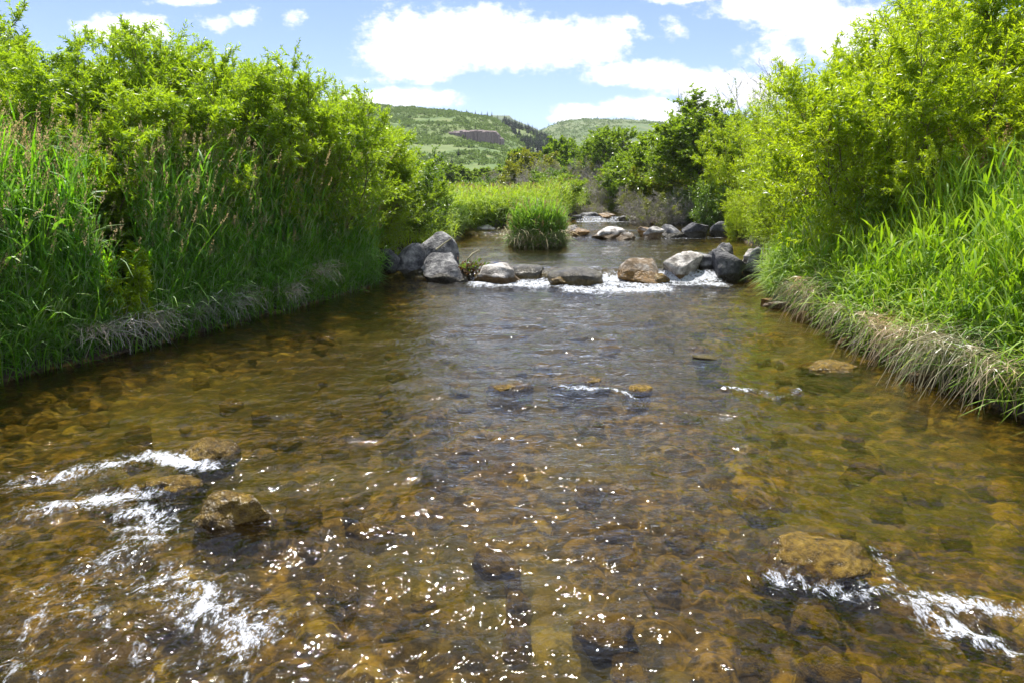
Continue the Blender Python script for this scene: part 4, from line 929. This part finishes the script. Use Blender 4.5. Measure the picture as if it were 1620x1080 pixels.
CL = [(690, 68, 105, 46), (640, 85, 78, 36), (790, 68, 110, 44), (880, 70, 105, 40), (940, 66, 48, 28), (660, 104, 80, 26), (740, 40, 80, 26), (635, 156, 95, 17), (585, 127, 34, 6),
      (700, 160, 30, 10), (985, 118, 62, 17), (1045, 120, 70, 22), (1110, 132, 80, 26), (1190, 145, 62, 30), (930, 176, 60, 14), (1000, 170, 90, 17), (1050, 182, 60, 16), (905, 188, 40, 9), (1130, 165, 60, 20),
      (1180, 12, 90, 24), (1270, 20, 100, 30), (1340, 40, 70, 36), (1330, 78, 60, 34), (1228, 88, 36, 17), (1228, 58, 26, 10), (1090, -6, 60, 12), (1400, 60, 60, 40), (180, 44, 66, 20), (215, 54, 50, 14), (140, 46, 30, 11),
      (350, 37, 20, 9), (388, 30, 24, 9), (465, 27, 14, 9), (310, 0, 36, 6), (1073, 42, 17, 13), (985, 37, 14, 7), (560, -30, 200, 20), (1000, -60, 300, 30), (100, -80, 300, 40)]
acc = None
for (u, v, ru, rv) in CL:
    a0, e0 = dirpe(u, v)
    sub = b.n('VectorMath', operation='SUBTRACT'); b.set(sub.inputs[0], cv.outputs[0]); sub.inputs[1].default_value = (a0, e0, 0)
    sc_ = b.n('VectorMath', operation='MULTIPLY'); b.set(sc_.inputs[0], sub.outputs[0]); sc_.inputs[1].default_value = (FPX/ru/(1.35 if ru < 40 else 1.06), FPX/rv/(1.35 if ru < 40 else 1.06), 0)
    ln = b.n('VectorMath', operation='LENGTH'); b.set(ln.inputs[0], sc_.outputs[0])
    f = b.math('MULTIPLY', b.math('SUBTRACT', 1.0, ln.outputs['Value']), 0.45 if ru < 40 else 1.0); acc = f if acc is None else b.math('SMOOTH_MAX', acc, f, 0.12)
fld = b.math('ADD', acc, b.math('MULTIPLY', b.math('SUBTRACT', wn.outputs[0], 0.5), 1.9))
fld = b.math('ADD', fld, b.math('MULTIPLY', b.math('SUBTRACT', b.noise(38, 5, .65, b.scalev(cv.outputs[0], (1, 1.5, 1))), 0.5), 1.3))
mask = b.smooth(fld, -0.10, 0.42)
# scattered clouds overhead and all round for the reflections and ambient light
zz_ = b.math('MAXIMUM', sx.outputs[2], 0.05); c2 = b.n('CombineXYZ'); b.set(c2.inputs[0], b.math('DIVIDE', sx.outputs[0], zz_)); b.set(c2.inputs[1], b.math('DIVIDE', sx.outputs[1], zz_))
over = b.smooth(b.noise(1.1, 7, .6, c2.outputs[0]), .38, .54)
w_over = b.math('MAXIMUM', b.smooth(pe, 0.33, 0.45), b.smooth(b.math('MULTIPLY', sx.outputs[1], -1.0), -0.15, 0.0))
w_over = b.math('MULTIPLY', w_over, b.smooth(sx.outputs[2], .03, .15))
mask = b.math('MAXIMUM', b.math('MULTIPLY', mask, b.smooth(sx.outputs[1], 0.05, .2)), b.math('MULTIPLY', over, w_over))
cbg = b.n('Background'); shade = b.noise(14, 5, .6, b.scalev(cv.outputs[0], (1, 2, 1)))
b.set(cbg.inputs[0], b.ramp(b.math('ADD', b.math('MULTIPLY', fld, .38), b.math('MULTIPLY', shade, .6)), [(0.12, (.66, .72, .86)), (.42, (.9, .93, .98)), (.6, (1, 1, 1))])); cbg.inputs[1].default_value = 0.76
nt.links.new(b.shader(b.math('MULTIPLY', mask, .95), bg.outputs[0], cbg.outputs[0]), out.inputs[0])

sl = bpy.data.lights.new('sun', 'SUN'); sl.energy = 5.0; sl.angle = math.radians(.53); sl.color = (1, .955, .88)
so = bpy.data.objects.new('sun', sl); COL.objects.link(so)
sd = Vector((math.sin(SUN_AZ)*math.cos(SUN_EL), math.cos(SUN_AZ)*math.cos(SUN_EL), math.sin(SUN_EL)))
so.rotation_euler = (-sd).to_track_quat('-Z', 'Y').to_euler(); so.location = sd*60

cam = bpy.data.cameras.new('camera'); co = bpy.data.objects.new('camera', cam); COL.objects.link(co)
cam.lens = 24.0; cam.sensor_width = 36.0; cam.clip_start = .05; cam.clip_end = 20000
co.location = (0, 0, CAMH); co.rotation_euler = (PI/2-PITCH, 0, 0); scene.camera = co
scene.view_settings.view_transform = 'Standard'; scene.view_settings.look = 'None'; scene.view_settings.exposure = 0.95; scene.view_settings.gamma = 1
c = scene.cycles
c.max_bounces = 10; c.transparent_max_bounces = 16; c.diffuse_bounces = 5; c.glossy_bounces = 4; c.transmission_bounces = 6
c.caustics_reflective = False; c.caustics_refractive = False; c.sample_clamp_indirect = 4; c.sample_clamp_direct = 0
c.use_denoising = True
